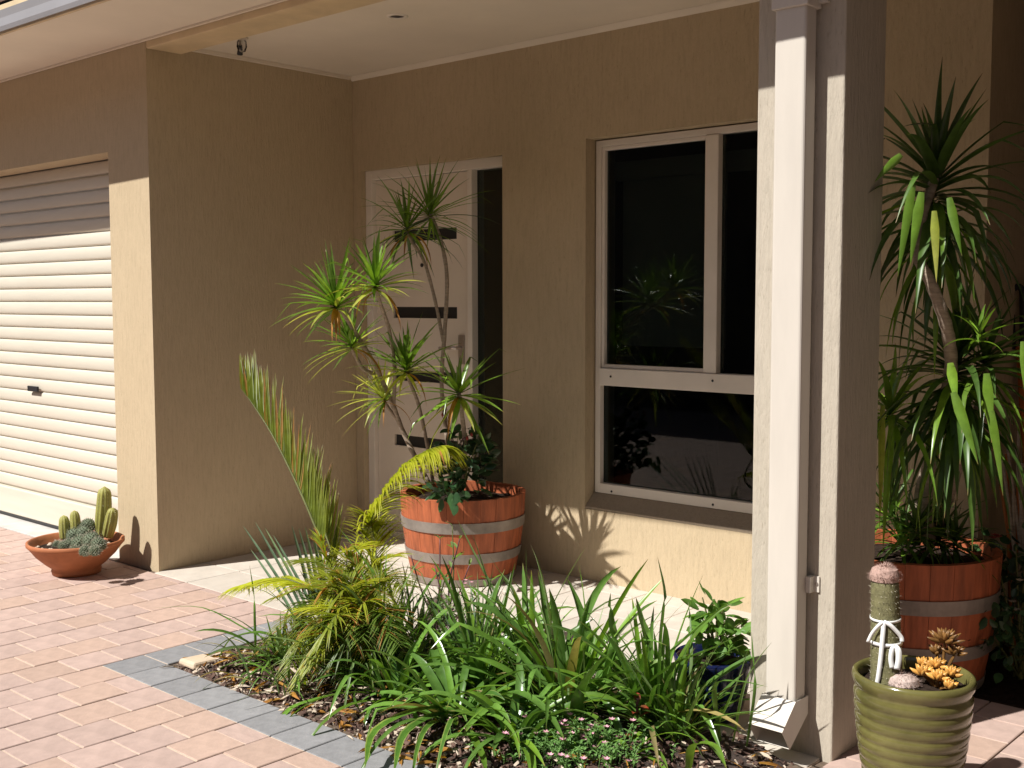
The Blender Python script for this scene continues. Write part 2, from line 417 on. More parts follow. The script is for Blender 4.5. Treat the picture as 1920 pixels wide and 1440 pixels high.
for k in range(520):
    x, y = rv(bed_x0, bed_x1), rv(bed_y0, bed_y1)
    if rng.random() < 0.5: y = bed_y0 + abs(rng.gauss(0, 0.15))
    if y > bed_y1: continue
    a = rv(0, 6.28); b.leaf((x, y, bed_z(x, y) + rv(0.008, 0.018)), (math.cos(a), math.sin(a), rv(-0.1, 0.35)), rv(0.03, 0.11), rv(0.004, 0.016), rv(0.2, 1.2), 4, 0.3, rv(-2, 2), 'ovate', mi=1 if rng.random() < 0.5 else 2)
stuff(b.make('bark_mulch', [BARK, PEBB, L_DEAD]))

# ------------------------------------------------------------------ the house
house = thing('house', 'beige rendered house front with roller garage door, recessed porch, white entry door and window', 'house')
zc = 2.686; zs = 2.684; D = 1.33
gx = -0.395
w = MB()                                   # garage wall: pier right of the door and lintel above it
w.box((gx, 0, -0.06), (0, D - 0.002, zs + 0.1)).box((-3.1, 0, 2.165), (gx, 0.15, zs + 0.1)).box((-5.8, 0, -0.06), (-3.1, 0.30, zs + 0.1)).box((-5.8, 0.301, -0.06), (-5.5, 3.35, zs + 0.1))
w.make('garage_wall', WALL, house)
dl, dr, dh = 0.065, 1.184, 2.14            # entry opening
wl, wr, wb, wt = 1.734, 3.02, 0.424, 2.17  # window opening
w = MB()
w.box((-0.25, D, dh), (wl, D + 0.24, zs + 0.1)).box((-0.25, D, -0.06), (dl, D + 0.24, dh))
w.box((dr, D, -0.06), (wl, D + 0.24, dh)).box((wl, D, -0.06), (wr, D + 0.24, wb - 0.069)).box((wl, D, wt), (wr, D + 0.24, zs + 0.1))
w.box((wr, D, -0.06), (3.655, D + 0.24, zs + 0.1)).box((3.40, D + 0.24, -0.06), (3.655, 4.2, zs + 0.1))
w.make('entry_wall', WALL, house)
MB().prism_x([(D + 0.003, wb - 0.068), (D + 0.003, wb - 0.058), (D + 0.07, wb + 0.004), (D + 0.14, wb + 0.005), (D + 0.14, wb - 0.068)], wl - 0.0, wr, 0).make('window_sill', SILL, house)
# back walls and dark rooms so no daylight leaks in
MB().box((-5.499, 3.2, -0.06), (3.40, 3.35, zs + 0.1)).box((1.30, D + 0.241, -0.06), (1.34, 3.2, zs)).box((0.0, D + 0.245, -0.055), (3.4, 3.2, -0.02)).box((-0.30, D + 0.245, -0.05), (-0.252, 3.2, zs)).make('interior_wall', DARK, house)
MB().box((4.78, -0.9, -0.06), (4.98, 4.2, zs - 0.02)).box((3.66, 4.0, -0.06), (4.779, 4.19, zs - 0.02)).make('added_shade_wall', BRICKN, house)  # added dark walls outside the view, block ambient light from the right
# ceiling, soffit, beam, gutter, roof
MB().box((0.0, 0.20, zc), (3.9, D + 0.02, zc + 0.08)).box((3.655, D + 0.02, zc), (6.5, 4.2, zc + 0.08)).box((3.9, 0.2, zc), (6.5, D + 0.02, zc + 0.08)).make('porch_ceiling', CEIL, house)
MB().prism_x([(D, zc - 0.026), (D, zc - 0.001), (D - 0.026, zc - 0.001), (D - 0.021, zc - 0.009), (D - 0.009, zc - 0.021)], 0.0, 3.655).box((0.0, 0.2, zc - 0.020), (0.020, D - 0.0265, zc - 0.001)).make('cornice', CEIL, house)
def ey(x): return -(0.548 - 0.0208 * (x + 0.4))          # outer line of the gutter
def skew(mb):                                          # lay straight eave pieces along that line
    mb.v = [(x, y + ey(x) + 0.608, z) if y < -0.3 else (x, y, z) for x, y, z in mb.v]; return mb
skew(MB().box((-6.0, -0.575, zs), (6.5, -0.001, zs + 0.012))).make('eave_soffit', CEIL, house)
MB().box((-5.8, -0.018, zs - 0.010), (6.5, -0.003, zs - 0.001)).make('soffit_trim', CEIL, house)
MB().box((0.002, 0.0, 2.640), (6.5, 0.198, zs + 0.09)).make('porch_beam', BEAM, house, bevel=0.006)
skew(MB().box((-6.0, -0.592, zs - 0.001), (6.5, -0.576, zs + 0.14))).make('fascia', BEAM, house, bevel=0.003)
g = MB(); prof = [(-0.594, zs + 0.010), (-0.602, zs + 0.010), (-0.608, zs + 0.03), (-0.606, zs + 0.07), (-0.612, zs + 0.105), (-0.600, zs + 0.11), (-0.594, zs + 0.11)]
skew(g.prism_x(prof, -6.0, 6.5)).make('gutter', GUT, house, smooth=False)
z0r = zs + 0.15
MB().add([(-6, ey(-6) + .008, z0r), (6.5, ey(6.5) + .008, z0r), (6.5, 4.6, z0r + 1.8), (-6, 4.6, z0r + 1.8), (-6, ey(-6) + .008, z0r + .02), (6.5, ey(6.5) + .008, z0r + .02), (6.5, 4.6, z0r + 1.82), (-6, 4.6, z0r + 1.82)],
         [(0, 1, 2, 3), (4, 7, 6, 5), (0, 4, 5, 1), (1, 5, 6, 2), (2, 6, 7, 3), (3, 7, 4, 0)]).make('roof', ROOF, house)
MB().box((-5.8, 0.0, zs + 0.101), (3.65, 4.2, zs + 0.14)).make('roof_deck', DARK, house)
# front pier, downpipe
px0, px1, py0, py1 = 3.412, 3.697, 0.052, 0.325
MB().box((px0, py0, -0.06), (px1, py1, 2.639)).make('porch_pier', PIER, house, bevel=0.006)
dp = MB().box((3.515, -0.033, 0.165), (3.616, 0.034, 2.70)).make('downpipe', PIPE, house, bevel=0.009, bseg=3)
sh = MB(); a0, a1 = 3.511, 3.620                      # kicked-out shoe
prof = [(0.038, 0.19), (0.038, 0.135), (-0.072, 0.055), (-0.118, 0.118), (-0.038, 0.19)]
n = len(prof); vs = [(a0, y, z) for y, z in prof] + [(a1, y, z) for y, z in prof]
sh.add(vs, [(0, 1, n + 1, n), (1, 2, n + 2, n + 1), (3, 4, n + 4, n + 3), (4, 3, 2, 1, 0), (n, n + 1, n + 2, n + 3, n + 4)])
o = sh.make('pipe_shoe', PIPE, dp); sm = o.modifiers.new('wall', 'SOLIDIFY'); sm.thickness = 0.003; sm.offset = -1
MB().box((3.507, -0.041, 2.235), (3.624, 0.045, 2.34)).box((3.60, 0.030, 2.25), (3.648, 0.050, 2.32)).make('pipe_bracket', PIPE, dp, bevel=0.003)
MB().box((3.617, 0.02, 0.512), (3.632, 0.051, 0.560)).box((3.632, 0.046, 0.512), (3.648, 0.0515, 0.560)).make('pipe_bracket', PIPE, dp)
MB().lathe([(0, -0.003), (0.006, -0.003), (0.006, 0.0), (0, 0.0)], 10).make('screw', STEEL, dp, loc=(3.640, 0.044, 0.537)).rotation_euler = (math.pi / 2, 0, 0)
# garage roller door
gd = MB().box((-3.098, 0.168, 0.0), (gx - 0.002, 0.178, 2.19)).make('garage_door', SLAT, house)
zz = 0.205
prof = []
for k in range(11):
    t = k / 10; prof.append((0.166 - 0.013 * math.sin(math.pi * t) ** 0.3, 0.0030 + t * 0.0735))
while zz < 2.16:
    MB().prism_x([(0.167, 0.0025)] + prof + [(0.167, 0.0765)], -3.096, gx - 0.004).make('slat', SLAT, gd, loc=(0, 0, zz), smooth=False)
    zz += 0.0785
MB().box((-3.096, 0.142, 0.03), (gx - 0.004, 0.167, 0.198)).make('bottom_rail', SLAT, gd, bevel=0.006)
MB().box((-3.096, 0.148, 0.012), (gx - 0.004, 0.165, 0.03)).make('weather_seal', BLACK, gd)
p = at(63, 729, 0.14)
h = MB().box((p.x - 0.065, 0.130, p.z - 0.017), (p.x + 0.065, 0.1445, p.z + 0.017)).make('door_lock', BLACK, gd, bevel=0.004)
MB().box((-3.1, -0.032, -0.05), (gx, 0.165, 0.006)).make('garage_threshold', CONC, house, bevel=0.004)
# entry: frame, door, sidelight
fy = D + 0.035
f = MB()
f.box((dl, fy, 0), (dl + 0.055, fy + 0.10, dh)).box((dl + 0.055, fy, dh - 0.055), (dr, fy + 0.10, dh)).box((0.893, fy, 0), (0.928, fy + 0.10, dh - 0.055))
f.box((dr - 0.022, fy, 0), (dr, fy + 0.1, dh - 0.055)).box((dl + 0.055, fy, 0.0), (dr - 0.022, fy + 0.1, 0.035))
f.make('door_frame', FRAME, house, bevel=0.004)
slots = [(1.72, 1.80), (1.292, 1.345), (0.93, 0.985), (0.545, 0.60)]
slots = [(c - 0.032, c + 0.032) for c in (1.755, 1.318, 0.955, 0.575)]
dy0, dy1 = fy + 0.03, fy + 0.07; sx0, sx1 = 0.265, 0.785
dm = MB(); dm.box((dl + 0.057, dy0, 0.037), (sx0, dy1, dh - 0.058)).box((sx1, dy0, 0.037), (0.891, dy1, dh - 0.058))
zz = 0.037
for a, c in sorted(slots) + [(dh - 0.058, 0)]:
    dm.box((sx0, dy0, zz), (sx1, dy1, a)); zz = c
door = dm.make('front_door', DOORW, house)
for a, c in slots: MB().box((sx0, dy0 + 0.015, a), (sx1, dy0 + 0.022, c)).make('glass_slot', BLACK, door)
hd = MB(); hp = at(866, 652, dy0); hd.box((hp.x - 0.02, dy0 - 0.008, hp.z - 0.09), (hp.x + 0.022, dy0, hp.z + 0.07))
hd.tube([(hp.x, dy0, hp.z), (hp.x, dy0 - 0.05, hp.z), (hp.x - 0.02, dy0 - 0.055, hp.z), (hp.x - 0.12, dy0 - 0.055, hp.z - 0.004)], 0.009, 8)
hd.make('door_handle', STEEL, door, smooth=False)
MB().lathe([(0, 0), (0.011, 0), (0.011, 0.006), (0.006, 0.008), (0, 0.008)], 12).make('peephole', BLACK, door, loc=(0.51, dy0, 1.585)).rotation_euler = (math.pi / 2, 0, 0)
MB().box((0.929, fy + 0.045, 0.036), (dr - 0.023, fy + 0.051, dh - 0.056)).make('sidelight_glass', GLASS, house)
# window
wy = 1.400
wf = MB(); t = 0.031
x0, x1, z0, z1 = wl + 0.008, wr - 0.008, wb + 0.006, wt - 0.006
xm0, xm1 = 2.372, 2.441; zr0, zr1 = 0.968, 1.053
wf.box((x0, wy, z0), (x0 + t, wy + 0.07, z1)).box((x1 - t, wy, z0), (x1, wy + 0.07, z1))
wf.box((x0 + t, wy, z0), (x1 - t, wy + 0.07, z0 + 0.048)).box((x0 + t, wy, z1 - t), (x1 - t, wy + 0.07, z1))
win = wf.make('window', FRAME, house, bevel=0.003)
MB().box((x0 + t + 0.001, wy - 0.012, zr0), (x1 - t - 0.001, wy + 0.06, zr1)).make('transom_rail', FRAME, win, bevel=0.004)
MB().box((xm0, wy - 0.006, zr1 + 0.001), (xm1, wy + 0.06, z1 - t - 0.001)).make('mullion', FRAME, win, bevel=0.004)
sa = MB(); s0, s1, sz0, sz1 = x0 + t + 0.001, xm0 - 0.001, zr1 + 0.001, z1 - t - 0.001; q = 0.017
sa.box((s0, wy + 0.008, sz0), (s0 + q, wy + 0.05, sz1)).box((s1 - q * 0.5, wy + 0.008, sz0), (s1, wy + 0.05, sz1)).box((s0 + q, wy + 0.008, sz0), (s1 - q * .5, wy + 0.05, sz0 + 0.018)).box((s0 + q, wy + 0.008, sz1 - q), (s1 - q * .5, wy + 0.05, sz1))
sa.make('sash', FRAME, win, bevel=0.003)
for a in ((s0 + q, sz0 + 0.018, s1 - q * .5, sz1 - q), (xm1 + 0.001, zr1 + 0.001, x1 - t - 0.001, z1 - t - 0.001), (x0 + t + 0.001, z0 + 0.049, x1 - t - 0.001, zr0 - 0.001)):
    MB().box((a[0], wy + 0.03, a[1]), (a[2], wy + 0.036, a[3])).make('pane', GLASS, win)
for u, v_ in ((1145, 706), (1336, 714), (1144, 922), (1334, 947)):
    pq = at(u, v_, wy - 0.012); 
    MB().lathe([(0, 0), (0.006, 0), (0.005, 0.003), (0, 0.003)], 8).make('screw', BLACK, win, loc=(pq.x, wy - (0.012 if v_ < 800 else 0), pq.z)).rotation_euler = (math.pi / 2, 0, 0)
MB().box((wl + 0.02, wy + 0.13, 1.98), (wr, wy + 0.19, 2.07)).box((wl + 0.06, wy + 0.155, 1.16), (2.39, wy + 0.158, 1.98)).make('roller_blind', BLIND, win)

# ceiling fittings
lp = thing('security_lamp', 'small black lamp fitting with clear glass on the porch ceiling near the side wall', 'lamp', (0.372, 0.30, zc))
MB().lathe([(0, 0), (0.038, 0), (0.038, -0.008), (0.028, -0.014), (0, -0.014)], 20).make('base_plate', CEIL, lp)
MB().tube([(0, 0, -0.012), (0.0, 0, -0.03), (-0.012, 0.006, -0.042)], 0.006, 8).make('lamp_arm', STEEL, lp)
MB().tube([(-0.006, 0.004, -0.036), (-0.028, 0.016, -0.075)], [0.010, 0.015], 12).make('lamp_holder', BLACK, lp)
MB().lathe([(0.0, -0.062), (0.018, -0.056), (0.026, -0.034), (0.024, -0.010), (0.016, 0.0)], 16).make('lamp_glass', LAMPG, lp, loc=(0.024, -0.008, -0.015), smooth=True)
dlg = thing('downlight', 'round recessed downlight in the middle of the porch ceiling', 'light', (1.268, 0.531, zc))
MB().lathe([(0.032, -0.0005), (0.034, -0.006), (0.048, -0.005), (0.050, -0.0005)], 24).make('trim_ring', FRAME, dlg, smooth=True)
MB().lathe([(0.0, -0.0012), (0.033, -0.0012)], 24).make('lamp_face', BLACK, dlg)

# neighbour across the driveway (seen only mirrored in the glass)
nb = thing('neighbour_house', 'tall rendered house with a dark tiled roof across the driveway, mirrored in the window', 'house', (0, -8.0, 0))
MB().box((-18, -5, -0.06), (15, 0, 5.0)).make('wall', BRICKN, nb)
MB().prism_x([(0.4, 4.9), (0.4, 5.05), (-2.5, 6.6), (-5.4, 5.05), (-5.4, 4.9)], -19, 16).make('roof', ROOF, nb)

# ------------------------------------------------------------------ pots
def barrel(loc, label, h, r0, r1, rot=0.0):
    t = thing('barrel_planter', label, 'planter', loc, 'half barrel planters')
    n = 24
    def rad(z): f = z / h; return r0 + (r1 - r0) * f + 0.012 * math.sin(math.pi * f)
    for k in range(n):
        a0 = 2 * math.pi * k / n + rot + 0.0022; a1 = 2 * math.pi * (k + 1) / n + rot - 0.0022
        vs = []; fs = []; zs_ = [0, h * 0.33, h * 0.68, h]; dr_ = rv(-0.0015, 0.0015); top = rv(-0.002, 0.002)
        for z in zs_:
            zq = z + (top if z == h else 0)
            for a in (a0, (a0 + a1) / 2, a1):
                r = rad(z) + dr_; vs.append((r * math.cos(a), r * math.sin(a), zq))
            for a in (a1, a0):
                r = rad(z) - 0.026; vs.append((r * math.cos(a), r * math.sin(a), zq))
        for i in range(3):
            for j in range(5): fs.append((i * 5 + j, i * 5 + (j + 1) % 5, (i + 1) * 5 + (j + 1) % 5, (i + 1) * 5 + j))
        fs += [(4, 3, 2, 1, 0), (15, 16, 17, 18, 19)]
        MB().add(vs, fs).make('stave', ORANGE, t)
    for f, hh in ((0.685, 0.052), (0.33, 0.048), (0.045, 0.034)):
        zc_ = f * h; pr = [(rad(zc_ - hh / 2) + 0.001, zc_ - hh / 2), (rad(zc_ - hh / 2) + 0.0045, zc_ - hh / 2), (rad(zc_ + hh / 2) + 0.0045, zc_ + hh / 2), (rad(zc_ + hh / 2) + 0.001, zc_ + hh / 2)]
        MB().lathe(pr, 72).make('hoop', HOOP, t)
    b = MB(); r = rad(h * 0.9) - 0.027; vs = [(0, 0, h * 0.93)]; ns = 36
    for ring in (0.33, 0.66, 1.0):
        for k in range(ns): a = 2 * math.pi * k / ns; vs.append((r * ring * math.cos(a), r * ring * math.sin(a), h * (0.92 - 0.03 * ring) + rv(-0.006, 0.006)))
    fs = [(0, 1 + k, 1 + (k + 1) % ns) for k in range(ns)]
    for q in range(2): fs += [(1 + q * ns + k, 1 + (q + 1) * ns + k, 1 + (q + 1) * ns + (k + 1) % ns, 1 + q * ns + (k + 1) % ns) for k in range(ns)]
    b.add(vs, fs).make('soil', SOIL, t)
    return t
BL = V((1.225, 0.985, 0.002)); BR = V((3.53, 0.985, 0.002))
barrel(BL, 'orange half barrel planter with two grey hoops standing by the front door', 0.43, 0.258, 0.316)
barrel(BR, 'orange half barrel planter in shade behind the porch pier', 0.48, 0.262, 0.318, 0.1)

bw = thing('terracotta_bowl', 'shallow terracotta bowl on the paving in front of the garage wall', 'planter', (-0.297, -0.292, 0.002))
MB().lathe([(0, 0), (0.118, 0), (0.122, 0.02), (0.118, 0.03), (0.150, 0.055), (0.195, 0.098), (0.222, 0.135), (0.232, 0.146), (0.238, 0.152), (0.238, 0.168), (0.232, 0.172), (0.224, 0.168), (0.215, 0.150), (0.19, 0.12)], 64).make('bowl', TERRA, bw, smooth=True)
MB().lathe([(0, 0.142), (0.1, 0.138), (0.207, 0.130)], 40).make('soil', SOIL, bw)
b = MB()
for k in range(60):
    a = rv(0, 6.28); r = 0.2 * rng.random() ** 0.5; s = rv(0.006, 0.014); b.lathe([(0, s * .6), (s * .8, s * .3), (s, 0)], 6, (r * math.cos(a), r * math.sin(a), 0.133))
stuff(b.make('pebble', PEBB, bw, smooth=True))

gp = thing('green_pot', 'ridged olive green glazed pot in the right foreground beside the porch pier', 'planter', (4.005, -0.105, 0.002))
pr = [(0, 0), (0.100, 0), (0.106, 0.012)]
hgt = 0.38
for k in range(10):
    z = 0.02 + k * 0.0315
    for q in range(6):
        t = q / 6; zz = z + t * 0.0315; f = zz / hgt
        r = 0.106 + 0.05 * (1 - (1 - f) ** 2.0)
        pr.append((r - 0.004 + 0.0045 * abs(math.sin(math.pi * t)) ** 0.6, zz))
pr += [(0.150, 0.338), (0.152, 0.345), (0.158, 0.355), (0.1605, 0.368), (0.158, 0.379), (0.151, 0.382), (0.144, 0.377), (0.141, 0.36), (0.138, 0.30)]
MB().lathe(pr, 72).make('pot', GLAZE, gp, smooth=True)
MB().lathe([(0, 0.352), (0.07, 0.350), (0.1405, 0.345)], 32).make('soil', SOIL, gp)
bp = thing('blue_pot', 'dark blue glazed pot half hidden by strap leaves left of the downpipe', 'planter', (3.225, 0.14, 0.002))
MB().lathe([(0, 0), (0.085, 0), (0.10, 0.04), (0.118, 0.12), (0.124, 0.175), (0.132, 0.19), (0.134, 0.205), (0.128, 0.212), (0.118, 0.205), (0.112, 0.17)], 56).make('pot', BLUE, bp, smooth=True)
MB().lathe([(0, 0.185), (0.113, 0.178)], 28).make('soil', SOIL, bp)

# ------------------------------------------------------------------ plants: helpers
def smooth_path(pts, k=6):
    pts = [V(p) for p in pts]; out = []
    P = [pts[0] * 2 - pts[1]] + pts + [pts[-1] * 2 - pts[-2]]
    for i in range(1, len(P) - 2):
        for j in range(k):
            t = j / k
            out.append(0.5 * ((2 * P[i]) + (-P[i - 1] + P[i + 1]) * t + (2 * P[i - 1] - 5 * P[i] + 4 * P[i + 1] - P[i + 2]) * t * t + (-P[i - 1] + 3 * P[i] - 3 * P[i + 1] + P[i + 2]) * t ** 3))
    out.append(pts[-1]); return out
def trunk(t, base, pts, r0, r1, mat=TRUNK, name='trunk'):
    pp = smooth_path(pts); n = len(pp)
    ph = rv(0, 6)
    rad = [(r0 + (r1 - r0) * i / (n - 1)) * (1 + 0.07 * math.sin(i * 1.9 + ph)) for i in range(n)]
    return MB().tube([p - base for p in pp], rad, 9).make(name, mat, t, smooth=True)
def rosette(t, base, c, n, L, w, axis=(0, 0, 1), mats=(L_DR,), spread=(0.05, 1.75), droop=(0.2, 0.9), seg=8, dead=0, kinky=0.1, core=0.015):
    ax = V(axis).normalized(); e1 = ax.orthogonal().normalized(); e2 = ax.cross(e1)
    for k in range(n):
        f = (k + 0.5) / n
        th = spread[0] + (spread[1] - spread[0]) * f ** 0.8 + rv(-0.1, 0.1); ph = k * 2.39996 + rv(-0.25, 0.25)
        d = ax * math.cos(th) + (e1 * math.cos(ph) + e2 * math.sin(ph)) * math.sin(th)
        l = L * rv(0.72, 1.1) * (0.75 + 0.25 * min(1, f * 3))
        mt = mats[0] if f < 0.6 else mats[min(len(mats) - 1, rng.randrange(len(mats)))]
        kk = (rv(0.4, 0.7), (rv(-.3, .3), rv(-.3, .3), -rv(0.6, 1.2))) if rng.random() < kinky else None
        MB().leaf(c - base - ax * core * f * 2.5 + d * 0.004, d, l, w * rv(0.8, 1.15), droop[0] + (droop[1] - droop[0]) * f * rv(0.7, 1.3), seg, 0.22, rv(-0.5, 0.5), 'spear', kk, curl=rv(-.2, .2)).make('leaf', mt, t, smooth=True)
    for k in range(dead):
        ph = rv(0, 6.28); d = V((math.cos(ph), math.sin(ph), -0.3))
        MB().leaf(c - base - ax * (0.03 + 0.03 * k / max(1, dead)), d, L * rv(0.5, 0.9), w * 0.8, rv(2.5, 5), seg, 0.3, rv(-1.5, 1.5), 'spear').make('dry_leaf', L_DEAD, t, smooth=True)

# dracaena in the left barrel
B0 = V((1.225, 0.985, 0.40))
dr1 = thing('dracaena', 'tall dracaena with several narrow leaf tufts growing in the barrel by the front door', 'plant', B0, 'dracaenas in barrels')
main = [at(803, 905, 0.93), at(775, 850, 0.92), at(752, 800, 0.88), at(735, 755, 0.76), at(703, 685, 0.60), at(676, 640, 0.46), at(652, 600, 0.32), at(626, 566, 0.20)]
trunk(dr1, B0, main, 0.014, 0.010)
R2 = at(702, 528, 0.26); trunk(dr1, B0, [at(738, 760, 0.78), at(740, 690, 0.64), at(730, 620, 0.48), at(713, 568, 0.34), R2], 0.010, 0.008)
R4 = at(655, 642, 0.40); trunk(dr1, B0, [at(700, 700, 0.63), at(680, 690, 0.54), at(664, 662, 0.45), R4], 0.011, 0.009)
Bt = at(806, 398, 0.90); tb = [at(846, 900, 1.02), at(838, 820, 1.02), at(828, 720, 1.0), at(834, 620, 0.98), at(838, 520, 0.95), at(826, 450, 0.92), Bt]
trunk(dr1, B0, tb, 0.012, 0.009)
At_ = at(762, 425, 0.80); trunk(dr1, B0, [at(831, 640, 0.98), at(815, 560, 0.93), at(795, 490, 0.87), at(772, 452, 0.82), At_], 0.009, 0.008)
R5 = at(760, 688, 0.62); trunk(dr1, B0, [at(812, 905, 0.95), at(800, 830, 0.86), at(785, 760, 0.74), at(768, 715, 0.66), R5], 0.010, 0.008)
R6 = at(860, 734, 0.66); trunk(dr1, B0, [at(868, 905, 0.95), at(872, 840, 0.85), at(868, 790, 0.72), R6], 0.013, 0.010)
R7 = at(715, 742, 0.70); trunk(dr1, B0, [at(748, 790, 0.86), at(728, 765, 0.76), R7], 0.010, 0.008)
g_ = (L_DR, L_DRY, L_DRY, L_DR)
rosette(dr1, B0, main[-1], 58, 0.32, 0.026, (-0.25, -0.25, 1), g_, dead=3)
rosette(dr1, B0, R2, 46, 0.28, 0.025, (0.1, -0.2, 1), g_, dead=3)
rosette(dr1, B0, R4, 40, 0.27, 0.022, (-0.3, -0.3, 0.9), g_, dead=2)
rosette(dr1, B0, Bt, 50, 0.36, 0.019, (0.05, -0.1, 1), (L_DR, L_DRK, L_DR), spread=(0.05, 2.0), dead=0)
rosette(dr1, B0, At_, 46, 0.32, 0.019, (-0.25, -0.1, 1), (L_DR, L_DRK, L_DRY), spread=(0.05, 2.2), droop=(0.2, 1.5), dead=4)
rosette(dr1, B0, R5, 46, 0.29, 0.026, (0.0, -0.25, 1), g_, dead=1)
rosette(dr1, B0, R6, 34, 0.31, 0.030, (0.2, -0.3, 1), (L_DR, L_DR, L_DRY), spread=(0.05, 2.3), droop=(0.1, 0.6), dead=1)
rosette(dr1, B0, R7, 38, 0.28, 0.021, (-0.5, -0.3, 0.7), (L_DRY, L_DR, L_DRY), dead=2)

# dracaena in the right barrel
B1 = V((3.55, 0.92, 0.44))
dr2 = thing('dracaena', 'broad leaved dark dracaena growing in the barrel behind the porch pier', 'plant', B1, 'dracaenas in barrels')
T1 = at(1757, 322, 0.55); T2 = at(1792, 668, 0.66)
trunk(dr2, B1, [at(1742, 1020, 0.92), at(1740, 930, 0.9), at(1760, 800, 0.80), at(1782, 700, 0.62), at(1780, 640, 0.50), at(1768, 590, 0.44), at(1745, 530, 0.40), at(1722, 480, 0.40), at(1728, 410, 0.46), T1], 0.024, 0.015)
trunk(dr2, B1, [at(1715, 1020, 0.95), at(1722, 940, 0.93), at(1750, 830, 0.85), at(1780, 740, 0.74), T2], 0.022, 0.015)
trunk(dr2, B1, [at(1755, 1010, 0.98), at(1790, 900, 0.92), at(1835, 760, 0.80), at(1850, 680, 0.72)], 0.018, 0.012)
k_ = (L_DRK, L_DRK, L_DR)
rosette(dr2, B1, T1, 64, 0.42, 0.038, (0.05, -0.1, 1), k_, spread=(0.05, 2.3), droop=(0.1, 2.6), seg=10, core=0.05)
rosette(dr2, B1, T1 - V((0, -0.05, 0.14)), 36, 0.42, 0.034, (0.05, 0, 1), (L_DRK, L_DR, L_DR), spread=(1.2, 2.6), droop=(2.0, 3.2), seg=10, core=0.05)
rosette(dr2, B1, T2, 66, 0.42, 0.036, (0, -0.1, 1), k_, spread=(0.2, 2.4), droop=(0.4, 3.0), seg=10, core=0.05)
rosette(dr2, B1, T2 - V((0.02, -0.03, 0.14)), 44, 0.42, 0.036, (-0.1, 0, 1), k_, spread=(1.2, 2.6), droop=(2.0, 3.2), seg=10, core=0.05)
rosette(dr2, B1, at(1850, 668, 0.72), 34, 0.34, 0.028, (0.2, -0.1, 1), (L_DRK, L_DR, L_DR), spread=(0.1, 2.3), droop=(0.3, 2.4), core=0.03)
rosette(dr2, B1, at(1838, 620, 0.40), 12, 0.13, 0.018, (0.1, -0.1, 1), (L_AGY,), spread=(0.1, 1.7), droop=(0.3, 1.6))
for u_, v_, y_, n_, l_ in ((1720, 985, 0.80, 40, 0.22), (1690, 1010, 0.86, 30, 0.20), (1760, 1000, 0.95, 40, 0.24), (1790, 1010, 0.95, 30, 0.22), (1670, 960, 0.9, 26, 0.28)):
    rosette(dr2, B1, at(u_, v_, y_), n_, l_, 0.020, (0, -0.1, 1), k_, spread=(0.1, 1.8), droop=(0.3, 1.6))
rosette(dr2, B1, at(1668, 770, 0.62), 34, 0.42, 0.030, (-0.2, -0.1, 0.9), (L_DR, L_DRK, L_AGY), spread=(0.4, 2.3), droop=(0.6, 3.0), seg=10)
# its long hanging leaves that catch the sun
for (u, v1, v2_, du, yy, mt, ww) in ((1712, 345, 520, -30, 0.28, L_AGY, 0.032), (1690, 290, 340, -52, 0.22, L_AGY, 0.030), (1728, 360, 500, -22, 0.25, L_AGY, 0.034), (1752, 395, 530, 4, 0.22, L_DRY, 0.028), (1780, 370, 480, 25, 0.18, L_AGY, 0.030),
                                 (1782, 680, 760, 12, 0.40, L_AGY, 0.034), (1788, 735, 870, 48, 0.34, L_AGY, 0.036), (1850, 700, 830, 10, 0.40, L_DR, 0.034), (1860, 770, 930, 22, 0.36, L_DR, 0.026), (1655, 760, 990, -6, 0.52, L_DRY, 0.026), (1918, 640, 780, 12, 0.3, L_AGY, 0.026)):
    p0 = at(u, v1, yy); p1 = at(u + du, v2_, yy - 0.02); d = p1 - p0
    MB().leaf(p0 - B1, d, d.length, ww, 0.15, 8, 0.2, rv(-.4, .4), 'spear', side=(1, 0.5, 0)).make('leaf', mt, dr2, smooth=True)

# leafy bush in the left barrel
def bush(t, base, c, rx, ry, rz, n, lf, mat, stems, droopy=0.4, name='leaf', shape='ovate', wr=0.62):
    for k in range(stems):
        a = rv(0, 6.28); e = c + V((rx * math.cos(a) * 0.7, ry * math.sin(a) * 0.7, rz * rv(-0.2, 0.8)))
        MB().tube([V((rv(-.02, .02), rv(-.02, .02), 0)), (e - base) * 0.5 + V((0, 0, 0.03)), e - base], [0.006, 0.004, 0.002], 5).make('stem', STEM, t)
    for k in range(n):
        u = V((rng.gauss(0, 1), rng.gauss(0, 1), rng.gauss(0, 1))).normalized() * rng.random() ** 0.4
        p = c + V((u.x * rx, u.y * ry, u.z * rz)); d = V((u.x + rv(-.5, .5), u.y + rv(-.5, .5), rv(-0.5, 0.7)))
        l = lf * rv(0.7, 1.25)
        MB().leaf(p - base, d, l, l * wr, droopy * rv(0.5, 1.6), 5, 0.18, rv(-.4, .4), shape, side=(rv(-1, 1), rv(-1, 1), rv(-.3, .3))).make(name, mat, t, smooth=True)
bb = V((1.33, 0.84, 0.38))
rb = thing('leafy_bush', 'dark green leafy bush with small red buds spilling over the barrel by the door', 'plant', bb)
bush(rb, bb, at(872, 860, 0.80), 0.15, 0.13, 0.17, 150, 0.062, L_ROSE, 9)
bush(rb, bb, at(840, 920, 0.70), 0.09, 0.07, 0.07, 42, 0.06, L_ROSE, 3)
for u, v_, y in ((849, 950, 0.62), (846, 940, 0.63), (856, 938, 0.62), (852, 958, 0.61)):
    MB().leaf(at(u, v_ - 15, y) - bb, (rv(-.2, .2), -0.2, -1), 0.06, 0.04, 0.1, 5, 0.2, 0, 'ovate', side=(1, .3, 0)).make('leaf', L_ROSE, rb, smooth=True)
